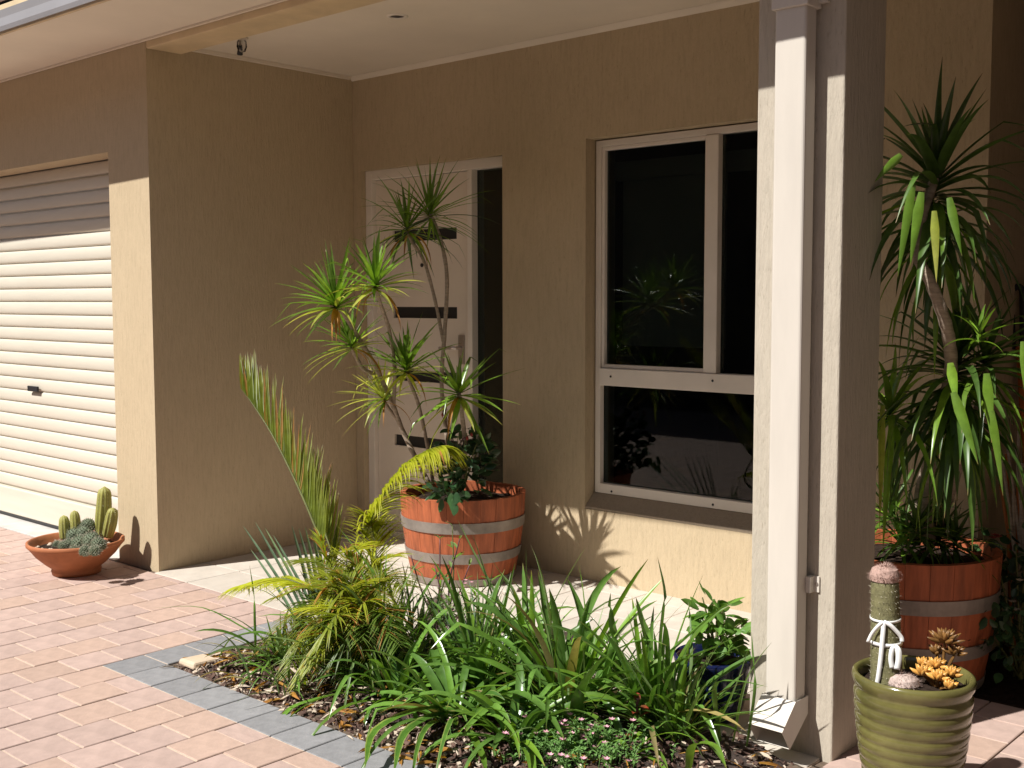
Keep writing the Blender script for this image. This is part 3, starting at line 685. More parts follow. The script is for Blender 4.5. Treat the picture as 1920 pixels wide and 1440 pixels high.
for u, v_, y in ((830, 778, 0.78), (834, 768, 0.8), (876, 822, 0.72), (884, 815, 0.74), (836, 760, 0.82)):
    p = at(u, v_, y); MB().lathe([(0, -0.010), (0.006, -0.005), (0.007, 0.003), (0.003, 0.010), (0, 0.011)], 8).make('bud', RED, rb, loc=p - bb, smooth=True)
    MB().tube([at(860, 870, 0.8) - bb, (p + at(850, 830, 0.8)) / 2 - bb, p - bb], 0.0018, 4).make('stem', PSTEM, rb)

# ------------------------------------------------------------------ palm
PB = V((1.90, -0.40, 0.02))
palm = thing('palm', 'young golden cane palm with feathery yellow green fronds at the left end of the bed', 'palm', PB)
def frond(pts, nl, ll, w, mat, both=True, lean=0.5, up=0.0, r0=0.007, hang=0.5, start=0.25, dirpref=None, dry=0.12):
    pp = smooth_path(pts, 8); n = len(pp); b = MB()
    b.tube([p - PB for p in pp], [r0 * (1 - 0.8 * i / (n - 1)) for i in range(n)], 6, mi=1)
    for k in range(nl):
        f = start + (1 - start) * (k + 0.5) / nl; i = min(n - 2, int(f * (n - 1))); p = pp[i].lerp(pp[i + 1], f * (n - 1) - i)
        tg = (pp[i + 1] - pp[i]).normalized()
        sd = tg.cross(V((0, 0, 1)) if dirpref is None else V(dirpref).cross(tg)).normalized()
        l = ll * (0.55 + 0.45 * math.sin(math.pi * min(1, 0.15 + (f - start) / (1 - start) * 0.85)) ** 0.7) * rv(0.85, 1.1)
        for sg in ((-1, 1) if both else (1,)):
            d = tg * (1 - lean * 0.5) + sd * sg * lean * rv(0.8, 1.2) + V((0, 0, up)) + V((rv(-.06, .06), rv(-.06, .06), rv(-.06, .06)))
            b.leaf(p - PB, d, l, w * rv(0.8, 1.1), hang * rv(0.6, 1.4), 6, 0.25, rv(-.3, .3), 'spear', mi=2 if rng.random() < dry else 0)
    return b.make('frond', [mat, STEM, L_DEAD], palm, smooth=True)
# tall frond leaning left in front of the side wall
yy = -0.28
frond([at(668, 1200, -0.34), at(625, 1080, yy), at(598, 1005, yy), at(560, 915, yy), at(512, 818, yy), at(474, 758, yy), at(452, 728, yy)], 84, 0.28, 0.014, L_PALM, False, 0.40, 0.06, 0.008, 0.12, 0.28, dirpref=(RT.x, RT.y, 0.4), dry=0.08)
frond([at(675, 1210, -0.33), at(640, 1090, yy + .04), at(615, 1015, yy + .06), at(585, 940, yy + .08), at(560, 890, yy + .1)], 40, 0.24, 0.013, L_PALM, False, 0.45, 0.1, 0.006, 0.2, 0.35, dirpref=(RT.x, RT.y, 0.4), dry=0.2)
# bright arching frond in front of the door
yy = -0.1
frond([at(690, 1190, -0.3), at(672, 1080, yy), at(690, 990, yy), at(718, 930, yy), at(760, 872, yy), at(800, 845, yy), at(828, 836, yy)], 84, 0.20, 0.016, L_PALY, True, 0.42, -0.25, 0.007, 2.0, 0.28, dry=0.02)
frond([at(690, 1190, -0.3), at(700, 1110, -0.15), at(705, 1050, -0.12), at(700, 1000, -0.1), at(690, 965, -0.1)], 40, 0.16, 0.014, L_PALY, True, 0.7, 0.1, 0.006, 0.8, 0.3, dry=0.05)
# low fronds
frond([at(660, 1200, -0.35), at(600, 1120, -0.42), at(550, 1090, -0.48), at(500, 1085, -0.5), at(445, 1100, -0.52)], 52, 0.17, 0.013, L_PALY, True, 0.6, -0.1, 0.006, 0.9, 0.3, dry=0.05)
for (u1, v1), (u2, v2_), y, mt in (((610, 1120), (540, 1210), -0.5, L_PALM), ((640, 1110), (590, 1210), -0.52, L_PALM), ((560, 1150), (480, 1235), -0.52, L_PALM), ((680, 1130), (640, 1200), -0.5, L_PALM),
                         ((650, 1080), (600, 1080), -0.38, L_PALM), ((700, 1100), (720, 1140), -0.4, L_PALM), ((620, 1090), (650, 1160), -0.5, L_PALM), ((575, 1180), (530, 1290), -0.6, L_PALM), ((625, 1160), (585, 1250), -0.62, L_PALM), ((700, 1060), (740, 1040), -0.2, L_PALY), ((650, 1050), (680, 1020), -0.25, L_PALY), ((590, 1100), (520, 1120), -0.5, L_PALM), ((630, 1140), (560, 1140), -0.55, L_PALY), ((690, 1150), (700, 1220), -0.48, L_PALM), ((600, 1200), (560, 1290), -0.62, L_PALM), ((720, 1080), (760, 1100), -0.3, L_PALM), ((660, 1110), (690, 1090), -0.4, L_PALY), ((610, 1060), (560, 1050), -0.35, L_PALM), ((655, 1190), (620, 1260), -0.58, L_PALG), ((700, 1180), (690, 1270), -0.52, L_PALG), ((640, 1170), (650, 1260), -0.56, L_PALG), ((600, 1150), (610, 1240), -0.56, L_PALG), ((720, 1150), (750, 1210), -0.45, L_PALG), ((575, 1130), (560, 1200), -0.52, L_PALG), ((680, 1080), (650, 1040), -0.3, L_PALM), ((620, 1070), (600, 1010), -0.3, L_PALM)):
    frond([at(668, 1215, -0.38), at((668 + u1) / 2 + 5, (1215 + v1) / 2 - 20, (y - 0.38) / 2), at(u1, v1, y), at(u2, v2_, y - 0.03)], 44, 0.14, 0.009, mt, True, 0.7, 0.05, 0.004, 0.9, 0.2, dry=0.10)
for k in range(5):
    a = k * 1.3; MB().tube([(0.03 * math.cos(a), 0.03 * math.sin(a), -0.02), (0.025 * math.cos(a), 0.025 * math.sin(a), 0.12), (0.03 * math.cos(a), 0.03 * math.sin(a), 0.22)], [0.013, 0.011, 0.008], 8).make('cane', STEM, palm, smooth=True)

# ------------------------------------------------------------------ strap leaved clumps
def clump(name, label, base, n, L, w, mats, th=(0.1, 1.0), droop=(0.6, 1.8), az=None, fold=0.2, cat='plant', seg=10, kinky=0.08, group=None, rb_=0.05, shape='strap'):
    base = V(base); t = thing(name, label, cat, base, group)
    for k in range(n):
        f = (k + 0.5) / n; a = k * 2.39996 + rv(-.3, .3) if az is None else rv(*az)
        tt = th[0] + (th[1] - th[0]) * f + rv(-.12, .12)
        d = V((math.cos(a) * math.sin(tt), math.sin(a) * math.sin(tt), math.cos(tt)))
        p = V((math.cos(a), math.sin(a), 0)) * rb_ * rng.random(); 
        kk = (rv(0.35, 0.7), (rv(-.4, .4), rv(-.4, .4), -rv(0.5, 1.3))) if rng.random() < kinky else None
        MB().leaf(p, d, L * rv(0.45, 1.12), w * rv(0.6, 1.2), droop[0] + (droop[1] - droop[0]) * rng.random(), seg, fold, rv(-.8, .8), shape, kk, curl=rv(-.4, .4)).make('leaf', L_STRAW if rng.random() < 0.025 else mats[rng.randrange(len(mats))], t, smooth=True)
    return t
def extra(t, pts, w, mt, shape='strap', fold=0.2, side=None):
    "one leaf along a given curve"
    base = V(t.location); pp = smooth_path(pts, 4); n = len(pp); b = MB(); vs = []; fs = []; uv = []
    for i, p in enumerate(pp):
        s = i / (n - 1); d = (pp[min(i + 1, n - 1)] - pp[max(i - 1, 0)]).normalized()
        sd = V(side) if side else d.cross(V((0, 0, 1))); sd = (sd - d * sd.dot(d)).normalized(); up = sd.cross(d)
        ww = w * min(1, 0.6 + 2 * s) * max(0.02, 1 - s ** 3) ** 0.8; q = p - base
        vs += [q - sd * ww / 2 + up * ww * fold, q, q + sd * ww / 2 + up * ww * fold]; uv += [(s, 0), (s, 0.5), (s, 1)]
        if i: a = (i - 1) * 3; fs += [(a, a + 1, a + 4, a + 3), (a + 1, a + 2, a + 5, a + 4)]
    b.add(vs, fs, uv).make('leaf', mt, t, smooth=True)

gA = 'strap leaved clumps in the bed'
c1 = clump('strap_leaf_plant', 'largest clump of broad upright glossy strap leaves at the centre right of the bed', (2.85, -0.18, 0.02), 74, 0.54, 0.036, (L_AG, L_AG, L_AG, L_AGY), (0.1, 1.3), (0.4, 1.9), group=gA)
for pts, w_ in (([(1235, 1330, -0.2), (1240, 1200, -0.2), (1246, 1120, -0.2), (1233, 1045, -0.2)], 0.020), ([(1090, 1330, -0.15), (1105, 1220, -0.12), (1085, 1140, -0.1), (1062, 1082, -0.1)], 0.040),
                ([(1120, 1330, -0.15), (1150, 1220, -0.2), (1144, 1160, -0.2), (1145, 1112, -0.2)], 0.034), ([(1180, 1330, -0.2), (1215, 1220, -0.2), (1200, 1160, -0.2), (1192, 1120, -0.2)], 0.036),
                ([(1100, 1340, -0.2), (1150, 1210, -0.1), (1200, 1150, -0.05), (1232, 1126, 0.0)], 0.036), ([(1060, 1310, -0.2), (1020, 1200, -0.2), (960, 1165, -0.2), (925, 1150, -0.2)], 0.042),
                ([(1070, 1340, -0.25), (960, 1215, -0.3), (925, 1200, -0.3), (890, 1190, -0.3)], 0.036), ([(1130, 1330, -0.2), (1250, 1230, -0.15), (1330, 1160, -0.1), (1380, 1122, -0.1)], 0.038),
                ([(1150, 1330, -0.2), (1260, 1250, -0.2), (1340, 1215, -0.2), (1385, 1190, -0.2)], 0.032), ([(1080, 1370, -0.3), (1085, 1310, -0.4), (1120, 1250, -0.42), (1145, 1225, -0.42)], 0.042)):
    extra(c1, [at(*q) for q in pts], w_, L_AG)
c2 = clump('strap_leaf_plant', 'arching yellow striped strap leaves reaching over the mulch at the bed front', (2.66, -0.52, 0.02), 34, 0.44, 0.030, (L_VAR, L_AG, L_AG), (0.5, 1.2), (1.0, 2.4), group=gA)
for pts, w_, mt in (([(900, 1340, -0.5), (800, 1330, -0.65), (705, 1370, -0.84), (684, 1440, -1.0)], 0.036, L_VAR), ([(910, 1350, -0.5), (830, 1340, -0.6), (760, 1375, -0.80), (738, 1450, -0.98)], 0.038, L_VAR),
                    ([(890, 1330, -0.45), (960, 1300, -0.5), (1020, 1330, -0.52), (1060, 1390, -0.54)], 0.038, L_AG), ([(800, 1330, -0.5), (850, 1310, -0.55), (900, 1290, -0.58), (950, 1285, -0.58)], 0.028, L_AGY),
                    ([(885, 1345, -0.5), (960, 1310, -0.45), (1040, 1320, -0.4), (1090, 1370, -0.4)], 0.036, L_AG), ([(880, 1370, -0.6), (890, 1390, -0.66), (905, 1420, -0.72), (912, 1450, -0.80)], 0.026, L_AGY),
                    ([(870, 1340, -0.5), (820, 1300, -0.6), (760, 1320, -0.66), (690, 1340, -0.7)], 0.026, L_AG)):
    extra(c2, [at(*q) for q in pts], w_, mt)
c3 = clump('strap_leaf_plant', 'sparse strap leaf clump leaning out over the grey pavers at the left corner', (1.74, -0.50, 0.01), 26, 0.36, 0.020, (L_AG, L_GR), (0.4, 1.3), (0.8, 2.0), group=gA)
for pts, w_ in (([(560, 1235, -0.5), (500, 1190, -0.6), (440, 1195, -0.66), (395, 1222, -0.7)], 0.030), ([(560, 1230, -0.5), (470, 1185, -0.6), (380, 1140, -0.65), (288, 1140, -0.68)], 0.011),
                ([(560, 1245, -0.5), (490, 1230, -0.6), (420, 1250, -0.68), (338, 1290, -0.73)], 0.020), ([(640, 1300, -0.6), (560, 1322, -0.74), (530, 1345, -0.82), (503, 1390, -0.90)], 0.022),
                ([(600, 1290, -0.6), (530, 1290, -0.68), (490, 1320, -0.74), (455, 1350, -0.78)], 0.018), ([(480, 1240, -0.55), (478, 1180, -0.56), (476, 1120, -0.57), (468, 1060, -0.57)], 0.010),
                ([(500, 1240, -0.6), (440, 1290, -0.68), (425, 1330, -0.7), (432, 1345, -0.71)], 0.008)):
    extra(c3, [at(*q) for q in pts], w_, L_AG)
c4 = clump('strap_leaf_plant', 'dense dark clump of narrow leaves between the palm and the tall thin stems', (2.16, -0.40, 0.02), 120, 0.46, 0.015, (L_AG, L_AG, L_GR), (0.05, 1.25), (0.5, 1.8), group=gA)
for pts, w_ in (([(800, 1240, -0.3), (740, 1130, -0.3), (690, 1060, -0.3), (632, 985, -0.3)], 0.013), ([(790, 1250, -0.3), (720, 1170, -0.3), (660, 1100, -0.3), (600, 1060, -0.3)], 0.012),
                ([(800, 1290, -0.4), (700, 1230, -0.45), (660, 1250, -0.5), (632, 1318, -0.56)], 0.022), ([(760, 1290, -0.4), (770, 1270, -0.5), (735, 1300, -0.56), (715, 1350, -0.6)], 0.018),
                ([(800, 1270, -0.35), (720, 1220, -0.4), (680, 1195, -0.42), (640, 1170, -0.42)], 0.012), ([(690, 1360, -0.65), (672, 1330, -0.68), (664, 1310, -0.68), (668, 1290, -0.68)], 0.012)):
    extra(c4, [at(*q) for q in pts], w_, L_AG)
c5 = clump('grass_clump', 'fine pale upright grass blades in front of the barrel by the door', (2.40, -0.16, 0.02), 130, 0.38, 0.010, (L_GR, L_GR, L_BLUE), (0.0, 0.75), (0.1, 0.9), cat='grass', kinky=0.15)
for pts, w_ in (([(960, 1230, -0.1), (935, 1130, -0.1), (895, 1050, -0.1), (858, 975, -0.1)], 0.014), ([(975, 1220, -0.1), (975, 1150, -0.1), (960, 1105, -0.1), (938, 1072, -0.1)], 0.022), ([(1000, 1230, -0.1), (1030, 1150, -0.1), (1060, 1090, -0.1), (1100, 1022, -0.1)], 0.008),
                ([(930, 1210, -0.1), (925, 1130, -0.1), (905, 1060, -0.1), (885, 1000, -0.1)], 0.010), ([(985, 1220, -0.1), (988, 1150, -0.1), (987, 1100, -0.1), (986, 1020, -0.1)], 0.009)):
    extra(c5, [at(*q) for q in pts], w_, L_GR)
c6 = clump('grass_clump', 'thin dark blades crossing in front of the pier and the blue pot', (3.27, -0.14, 0.02), 60, 0.38, 0.016, (L_AG, L_GR, L_AGY), (0.1, 1.0), (0.3, 1.4), cat='grass')
for pts, w_ in (([(1400, 1400, -0.1), (1415, 1300, -0.15), (1412, 1240, -0.16), (1409, 1185, -0.17)], 0.010), ([(1375, 1390, -0.1), (1395, 1290, -0.15), (1420, 1240, -0.16), (1448, 1203, -0.17)], 0.010),
                ([(1350, 1390, -0.12), (1340, 1290, -0.2), (1380, 1278, -0.22), (1440, 1288, -0.24)], 0.016), ([(1240, 1390, -0.2), (1300, 1360, -0.3), (1370, 1340, -0.32), (1450, 1332, -0.33)], 0.018),
                ([(1330, 1390, -0.1), (1370, 1310, -0.15), (1390, 1260, -0.15), (1403, 1215, -0.15)], 0.012)):
    extra(c6, [at(*q) for q in pts], w_, L_AG)
c4b = clump('strap_leaf_plant', 'drooping strap leaf clump on the mulch right below the palm', (2.36, -0.50, 0.02), 46, 0.38, 0.026, (L_AG, L_AG, L_AGY), (0.3, 1.3), (0.9, 2.3), group=gA)
c1b = clump('strap_leaf_plant', 'strap leaf clump between the fine pale grass and the largest clump', (2.62, -0.10, 0.02), 46, 0.44, 0.026, (L_AG, L_AGY, L_AG), (0.1, 1.2), (0.6, 2.0), group=gA)
c12 = clump('grass_clump', 'wiry thin blades scattered through the largest strap leaf clump', (2.92, -0.26, 0.02), 46, 0.44, 0.008, (L_GR, L_AG, L_AGY), (0.0, 1.1), (0.2, 1.4), cat='grass', rb_=0.18)
c13 = clump('grass_clump', 'wiry thin blades standing up through the palm and the dark clump', (2.06, -0.34, 0.02), 60, 0.46, 0.008, (L_GR, L_AG, L_AG), (0.0, 1.0), (0.2, 1.4), cat='grass', rb_=0.22)
c14 = clump('grass_clump', 'short weedy grass tuft at the front edge of the mulch beside the grey pavers', (1.98, -0.66, 0.02), 26, 0.20, 0.008, (L_GR, L_AG), (0.2, 1.3), (0.6, 2.0), cat='grass', rb_=0.12)
c15 = clump('strap_leaf_plant', 'low strap leaf clump hanging over the front edge of the mulch at the bottom centre', (2.92, -0.52, 0.02), 40, 0.38, 0.030, (L_AG, L_AG, L_AGY), (0.3, 1.3), (0.9, 2.2), group=gA)
c16 = clump('strap_leaf_plant', 'bright leaning strap leaves crowding against the blue pot', (3.14, -0.09, 0.02), 70, 0.46, 0.028, (L_AG, L_AGY, L_AG), (0.1, 1.2), (0.5, 1.8), group=gA)
c17 = clump('strap_leaf_plant', 'tall leaning strap leaves on the porch side of the bed behind the striped leaves', (2.52, -0.26, 0.02), 50, 0.46, 0.026, (L_AG, L_AGY, L_AG), (0.1, 1.2), (0.5, 1.9), group=gA)
c18 = clump('grass_clump', 'pale thin tuft growing against the porch edge behind the palm', (2.02, -0.10, 0.02), 60, 0.36, 0.011, (L_GR, L_BLUE, L_AG), (0.0, 0.9), (0.2, 1.3), cat='grass', rb_=0.12)
c19 = clump('grass_clump', 'loose green weeds over the mulch under the low palm fronds', (1.80, -0.56, 0.01), 44, 0.24, 0.012, (L_AG, L_GR, L_AGY), (0.2, 1.3), (0.6, 2.0), cat='grass', rb_=0.18)
c7 = clump('strap_leaf_plant', 'low arching bright green leaves at the bed front under the pier', (3.22, -0.34, 0.02), 14, 0.28, 0.022, (L_AGY, L_AG), (0.6, 1.4), (1.0, 2.2), group=gA)
for pts in ([(1290, 1450, -0.4), (1300, 1400, -0.46), (1340, 1400, -0.48), (1362, 1440, -0.52)], [(1180, 1450, -0.4), (1175, 1410, -0.42), (1160, 1390, -0.42), (1140, 1395, -0.42)]):
    extra(c7, [at(*q) for q in pts], 0.026, L_AGY)
c8 = clump('blade_succulent', 'stiff blue green blades with blunt tips leaning left behind the palm', (1.52, -0.12, 0.02), 4, 0.3, 0.016, (L_BLUE,), (0.2, 0.6), (0, 0.2), cat='succulent', group='blue green blade succulents', shape='strap')
for (u, v_), (ub, vb) in (((455, 985), (560, 1150)), ((478, 978), (575, 1160)), ((497, 990), (580, 1150)), ((512, 1003), (590, 1150)), ((470, 1030), (560, 1170))):
    p0, p1 = at(ub, vb, -0.12), at(u, v_, -0.10); extra(c8, [p0, p0.lerp(p1, 0.35) + V((0, 0, 0.01)), p0.lerp(p1, 0.7) + V((0, 0, 0.006)), p1], 0.017, L_BLUE)
c9 = clump('blade_succulent', 'upright blue green blades standing close together behind the tall palm frond', (1.62, -0.10, 0.02), 4, 0.3, 0.016, (L_BLUE,), (0.0, 0.3), (0, 0.2), cat='succulent', group='blue green blade succulents')
for (u, v_), (ub, vb) in (((547, 985), (590, 1150)), ((560, 990), (600, 1150)), ((572, 988), (606, 1150)), ((584, 984), (612, 1150)), ((594, 996), (615, 1150))):
    p0, p1 = at(ub, vb, -0.10), at(u, v_, -0.09); extra(c9, [p0, p0.lerp(p1, 0.35), p0.lerp(p1, 0.7), p1], 0.020, L_BLUE)
c10 = thing('flowering_plant', 'tall thin purple stems with tiny pink flowers in front of the barrel by the door', 'plant', (2.15, 0.0 - 0.06, 0.02))
cb = V(c10.location)
for k, (u, v_) in enumerate(((848, 985), (862, 1010), (815, 1060), (835, 1080), (880, 1060), (900, 1110), (790, 1075), (770, 1040), (825, 1010), (920, 1090), (855, 1120), (870, 1140), (845, 1130))):
    p1 = at(u, v_, -0.06 + rv(-.06, .06)); q = (V(cb) + p1) / 2 + V((rv(-.03, .03), 0, 0.03)); sp = smooth_path([cb + V((rv(-.08, .08), rv(-.03, .03), 0)), q, p1], 5)
    MB().tube([s - cb for s in sp], [0.0042 - 0.0022 * i / len(sp) for i in range(len(sp))], 5).make('stem', PSTEM if k % 3 else STEM, c10, smooth=True)
    for j in range(5):
        i = rng.randrange(len(sp) // 2, len(sp)); a = rv(0, 6.3)
        MB().leaf(sp[i] - cb, (math.cos(a), math.sin(a), 0.6), rv(0.03, 0.055), 0.012, 0.5, 4, 0.2, 0, 'ovate').make('leaf', L_GR if j % 2 else L_AGY, c10, smooth=True)
for k in range(22):
    p = at(rv(835, 885), rv(1085, 1190), -0.06 + rv(-.05, .05)); b = MB()
    for j in range(5): a = j * 1.257; b.leaf(p - cb, (math.cos(a), math.sin(a), 0.4), 0.009, 0.007, 0.3, 3, 0.1, 0, 'ovate')
    b.make('flower', PINK, c10)

# low sedum with pink flowers, red leaved seedling
b = MB()
for k in range(330):
    x = 3.08 + rng.gauss(0, 0.115); y = -0.47 + rng.gauss(0, 0.075); h = rv(0.02, 0.085)
    if not bed_y0 - .02 < y < bed_y1: continue
    c = V((x, y, bed_z(x, y))); top = c + V((rv(-.03, .03), rv(-.03, .03), h))
    b.tube([c, top], 0.0018, 4, mi=0)
    for j in range(9):
        a = j * 2.4; q = c.lerp(top, 0.35 + 0.65 * j / 8); b.leaf(q, (math.cos(a), math.sin(a), 0.5), rv(0.013, 0.022), 0.007, 0.3, 3, 0.2, 0, 'ovate')
    if rng.random() < 0.2:
        for j in range(7): b.leaf(top + V((0, 0, 0.004)), (math.cos(j), math.sin(j), 0.7), 0.014, 0.009, 0.3, 2, 0.1, 0, 'ovate', mi=1)
sd_ = stuff(b.make('sedum_ground_cover', [L_SED, PINK], smooth=True))
sr = thing('seedling', 'small red tinged seedling on the mulch at the bed front', 'plant', (3.20, -0.26, 0.03))
for k in range(16):
    a = k * 2.4; z = 0.008 * k
    MB().leaf((0, 0, z), (math.cos(a), math.sin(a), rv(0.2, 1.2)), rv(0.05, 0.085), 0.022, 0.8, 5, 0.2, 0, 'ovate').make('leaf', L_REDL if k % 3 else L_AG, sr, smooth=True)
MB().tube([(0, 0, -0.01), (0, 0, 0.13)], 0.004, 5).make('stem', PSTEM, sr)
st = MB(); sp = V((1.455, -0.70, 0.0))
vs = [(-0.06, -0.055, 0), (0.055, -0.06, 0), (0.065, 0.05, 0), (-0.05, 0.06, 0), (-0.055, -0.05, 0.022), (0.05, -0.052, 0.026), (0.058, 0.045, 0.024), (-0.045, 0.052, 0.020)]
o = st.add(vs, [(0, 3, 2, 1), (4, 5, 6, 7), (0, 1, 5, 4), (1, 2, 6, 5), (2, 3, 7, 6), (3, 0, 4, 7)]).make('stone', m_plain('cream_stone', (0.56, 0.44, 0.32), 0.9, 0.1, 14, 0.002), loc=sp, bevel=0.008)
o['label'] = 'flat cream stone block at the left corner of the planting bed'; o['category'] = 'stone'

# plant in the blue pot
jb = V((3.225, 0.14, 0.19))
jp = thing('pot_plant', 'soft green plant with small rounded leaves growing in the dark blue pot', 'plant', jb)
bush(jp, jb, at(1350, 1185, 0.12), 0.11, 0.09, 0.07, 90, 0.045, L_JADE, 9, 0.3, wr=0.7)
bush(jp, jb, at(1335, 1140, 0.12), 0.06, 0.05, 0.05, 20, 0.07, L_JADE, 3, 0.5, wr=0.4)

# ------------------------------------------------------------------ cacti
def cactus_stem(t, p0, p1, r, mat, ribs=10, spines=True, seg=26):
    p0, p1 = V(p0), V(p1); L = (p1 - p0).length; n = 14; pts = []; rad = []
    for i in range(n + 1):
        f = i / n; bend = 0.06 * L * math.sin(math.pi * f)
        pts.append(p0.lerp(p1, f) + V((bend * 0.5, 0, 0))); e = max(0, 1 - (1 - f) * L / (r * 1.15))
        rad.append(max(0.001, r * (0.86 + 0.14 * math.sin(math.pi * min(1, f * 1.2))) * math.sqrt(max(0.0004, 1 - e * e))))
    b = MB(); b.tube(pts, rad, seg * 2, wob=lambda a, i: 1 + 0.07 * math.cos(a * ribs))
    if spines:
        for i in range(1, n):
            for k in range(ribs):
                a = 2 * math.pi * k / ribs; d = V((math.cos(a), math.sin(a), 0)); c = pts[i] + d * rad[i] * 1.03
                for q in range(2):
                    e = c + (d + V((rv(-.8, .8), rv(-.8, .8), rv(-.6, .8)))) * 0.006; o_ = V((0.0006, 0.0006, 0))
                    b.add([c - o_, c + o_, e], [(0, 1, 2)], mi=1)
    return b.make('stem', [mat, SPINE], t, smooth=True)
Cb = V((-0.297, -0.292, 0.137))
k1 = thing('columnar_cactus', 'yellow green finger cactus with four upright stems in the terracotta bowl', 'cactus', Cb)
for (u0, v0), (u1, v1), r, y in (((190, 1004), (196, 912), 0.038, -0.145), ((202, 1004), (212, 952), 0.031, -0.165), ((122, 1010), (119, 966), 0.028, -0.26), ((142, 1000), (139, 957), 0.026, -0.22)):
    cactus_stem(k1, at(u0, v0, y) - Cb, at(u1, v1, y) - Cb, r, CACT)
k2 = thing('clumping_cactus', 'low grey green clustered cactus filling the terracotta bowl', 'cactus', Cb + V((0, 0, 0.001)))
for k, (u, v_, r, y) in enumerate(((160, 1000, 0.042, -0.22), (140, 1005, 0.040, -0.24), (172, 1015, 0.042, -0.32), (150, 1020, 0.04, -0.32), (130, 1025, 0.034, -0.33), (185, 1022, 0.034, -0.34), (165, 985, 0.034, -0.2), (120, 1032, 0.026, -0.36), (140, 1034, 0.025, -0.38), (160, 1034, 0.026, -0.39), (178, 1034, 0.024, -0.38), (150, 990, 0.032, -0.2), (108, 1030, 0.02, -0.36))):
    p = at(u, v_, y); p.z = max(p.z, 0.145); b = MB(); c = p - k2.location
    b.lathe([(0.001, r), (r * 0.5, r * 0.87), (r * 0.87, r * 0.5), (r, 0), (r * 0.87, -r * 0.5), (r * 0.5, -r * 0.87)], 18, c)
    for j in range(110):
        zf = 1 - 1.6 * (j + .5) / 110; a = j * 2.39996; s = math.sqrt(max(0, 1 - zf * zf)); d = V((s * math.cos(a), s * math.sin(a), zf)); q = c + d * r
        e1 = d.orthogonal().normalized(); e2 = d.cross(e1); z_ = 0.0042
        b.add([q + e1 * z_, q + e2 * z_, q - e1 * z_, q - e2 * z_, q + d * 0.006], [(0, 1, 4), (1, 2, 4), (2, 3, 4), (3, 0, 4)], mi=0)
        for _ in range(3): e = q + (d + V((rv(-.9, .9), rv(-.9, .9), rv(-.9, .9)))) * 0.010; b.add([q - e1 * 0.0006 + d * .004, q + e1 * 0.0006 + d * .004, e], [(0, 1, 2)], mi=1)
    b.make('stem', [CACTG, SPINE], k2)
# tall cactus tied with ribbon in the green pot
Gb = V((3.940, -0.125, 0.345))
k3 = thing('column_cactus', 'single tall column cactus with a pink woolly crown leaning in the green pot', 'cactus', Gb)
top = V((-0.022, 0.020, 0.300))
def axp(f): return V((0, 0, -0.01)).lerp(top, f)
pts = [axp(i / 20) for i in range(21)]; rad = [0.043 - 0.006 * min(1, i / 14) for i in range(21)]
for i, e in ((18, 0.97), (19, 0.85), (20, 0.5)): rad[i] *= e
b = MB(); b.tube(pts, rad, 48, wob=lambda a, i: 1 + 0.03 * math.cos(a * 16 + (i % 2) * math.pi))
for i in range(0, 20):
    for k in range(22):
        a = 2 * math.pi * (k + (i % 2) * .5) / 22; d = V((math.cos(a), math.sin(a), 0.1)); c = pts[i] + d * rad[i]
        for _ in range(2): e = c + (d + V((rv(-.9, .9), rv(-.9, .9), rv(-.7, .7)))) * 0.006; b.add([c - V((.0005, .0005, 0)), c + V((.0005, .0005, 0)), e], [(0, 1, 2)], mi=1)
b.make('stem', [CACTT, SPINE], k3, smooth=True)
b = MB(); b.lathe([(0.039, -0.022), (0.040, -0.008), (0.034, 0.010), (0.018, 0.018), (0.001, 0.020)], 24, top)
for k in range(420):
    a = rv(0, 6.28); f = rng.random(); r = 0.040 * math.cos(f * 1.3); z = -0.018 + 0.038 * f; d = V((math.cos(a), math.sin(a), f)).normalized()
    c = top + V((r * math.cos(a), r * math.sin(a), z)); e = c + (d + V((rv(-.5, .5), rv(-.5, .5), rv(-.3, .6)))) * 0.009; s = V((-math.sin(a), math.cos(a), 0)) * 0.0012
    b.add([c - s, c + s, e], [(0, 1, 2)])
b.make('crown', WOOL, k3)
rbn = thing('ribbon', 'white ribbon tied in bows round the tall column cactus in the green pot', 'ribbon', Gb)
CV = (CAM_LOC - Gb); CV.z = 0; CV.normalize(); CR = V((-CV.y, CV.x, 0))
def band(zf, r, hw):
    b = MB(); c = axp(zf); vs = []; n = 32
    for k in range(n):
        a = 2 * math.pi * k / n; d = V((math.cos(a), math.sin(a), 0)) * r
        vs += [c + d + V((0, 0, -hw + 0.002 * math.sin(a))), c + d + V((0, 0, hw + 0.002 * math.sin(a)))]
    b.add(vs, [(2 * k, 2 * ((k + 1) % n), 2 * ((k + 1) % n) + 1, 2 * k + 1) for k in range(n)]); o = b.make('ribbon_band', RIBBON, rbn, smooth=True)
    s = o.modifiers.new('t', 'SOLIDIFY'); s.thickness = 0.0012
band(0.60, 0.0415, 0.0035); band(0.40, 0.0445, 0.005)
def strip(pp, w):
    pp = smooth_path(pp, 5); b = MB(); vs = []
    for i, p in enumerate(pp):
        d = (pp[min(i + 1, len(pp) - 1)] - pp[max(i - 1, 0)]).normalized(); s = d.cross(CV).normalized() * w / 2
        vs += [p - s, p + s]
    b.add(vs, [(2 * i, 2 * i + 1, 2 * i + 3, 2 * i + 2) for i in range(len(pp) - 1)]); o = b.make('ribbon_tail', RIBBON, rbn, smooth=True)
    s = o.modifiers.new('t', 'SOLIDIFY'); s.thickness = 0.001
def rp(r, z, f): return CV * f + CR * r + V((0, 0, z))
k0 = axp(0.60) + CV * 0.044 - CR * 0.004
strip([k0, k0 + rp(-0.014, -0.012, 0.004), k0 + rp(-0.030, -0.036, 0.0), k0 + rp(-0.040, -0.062, -0.004)], 0.010)
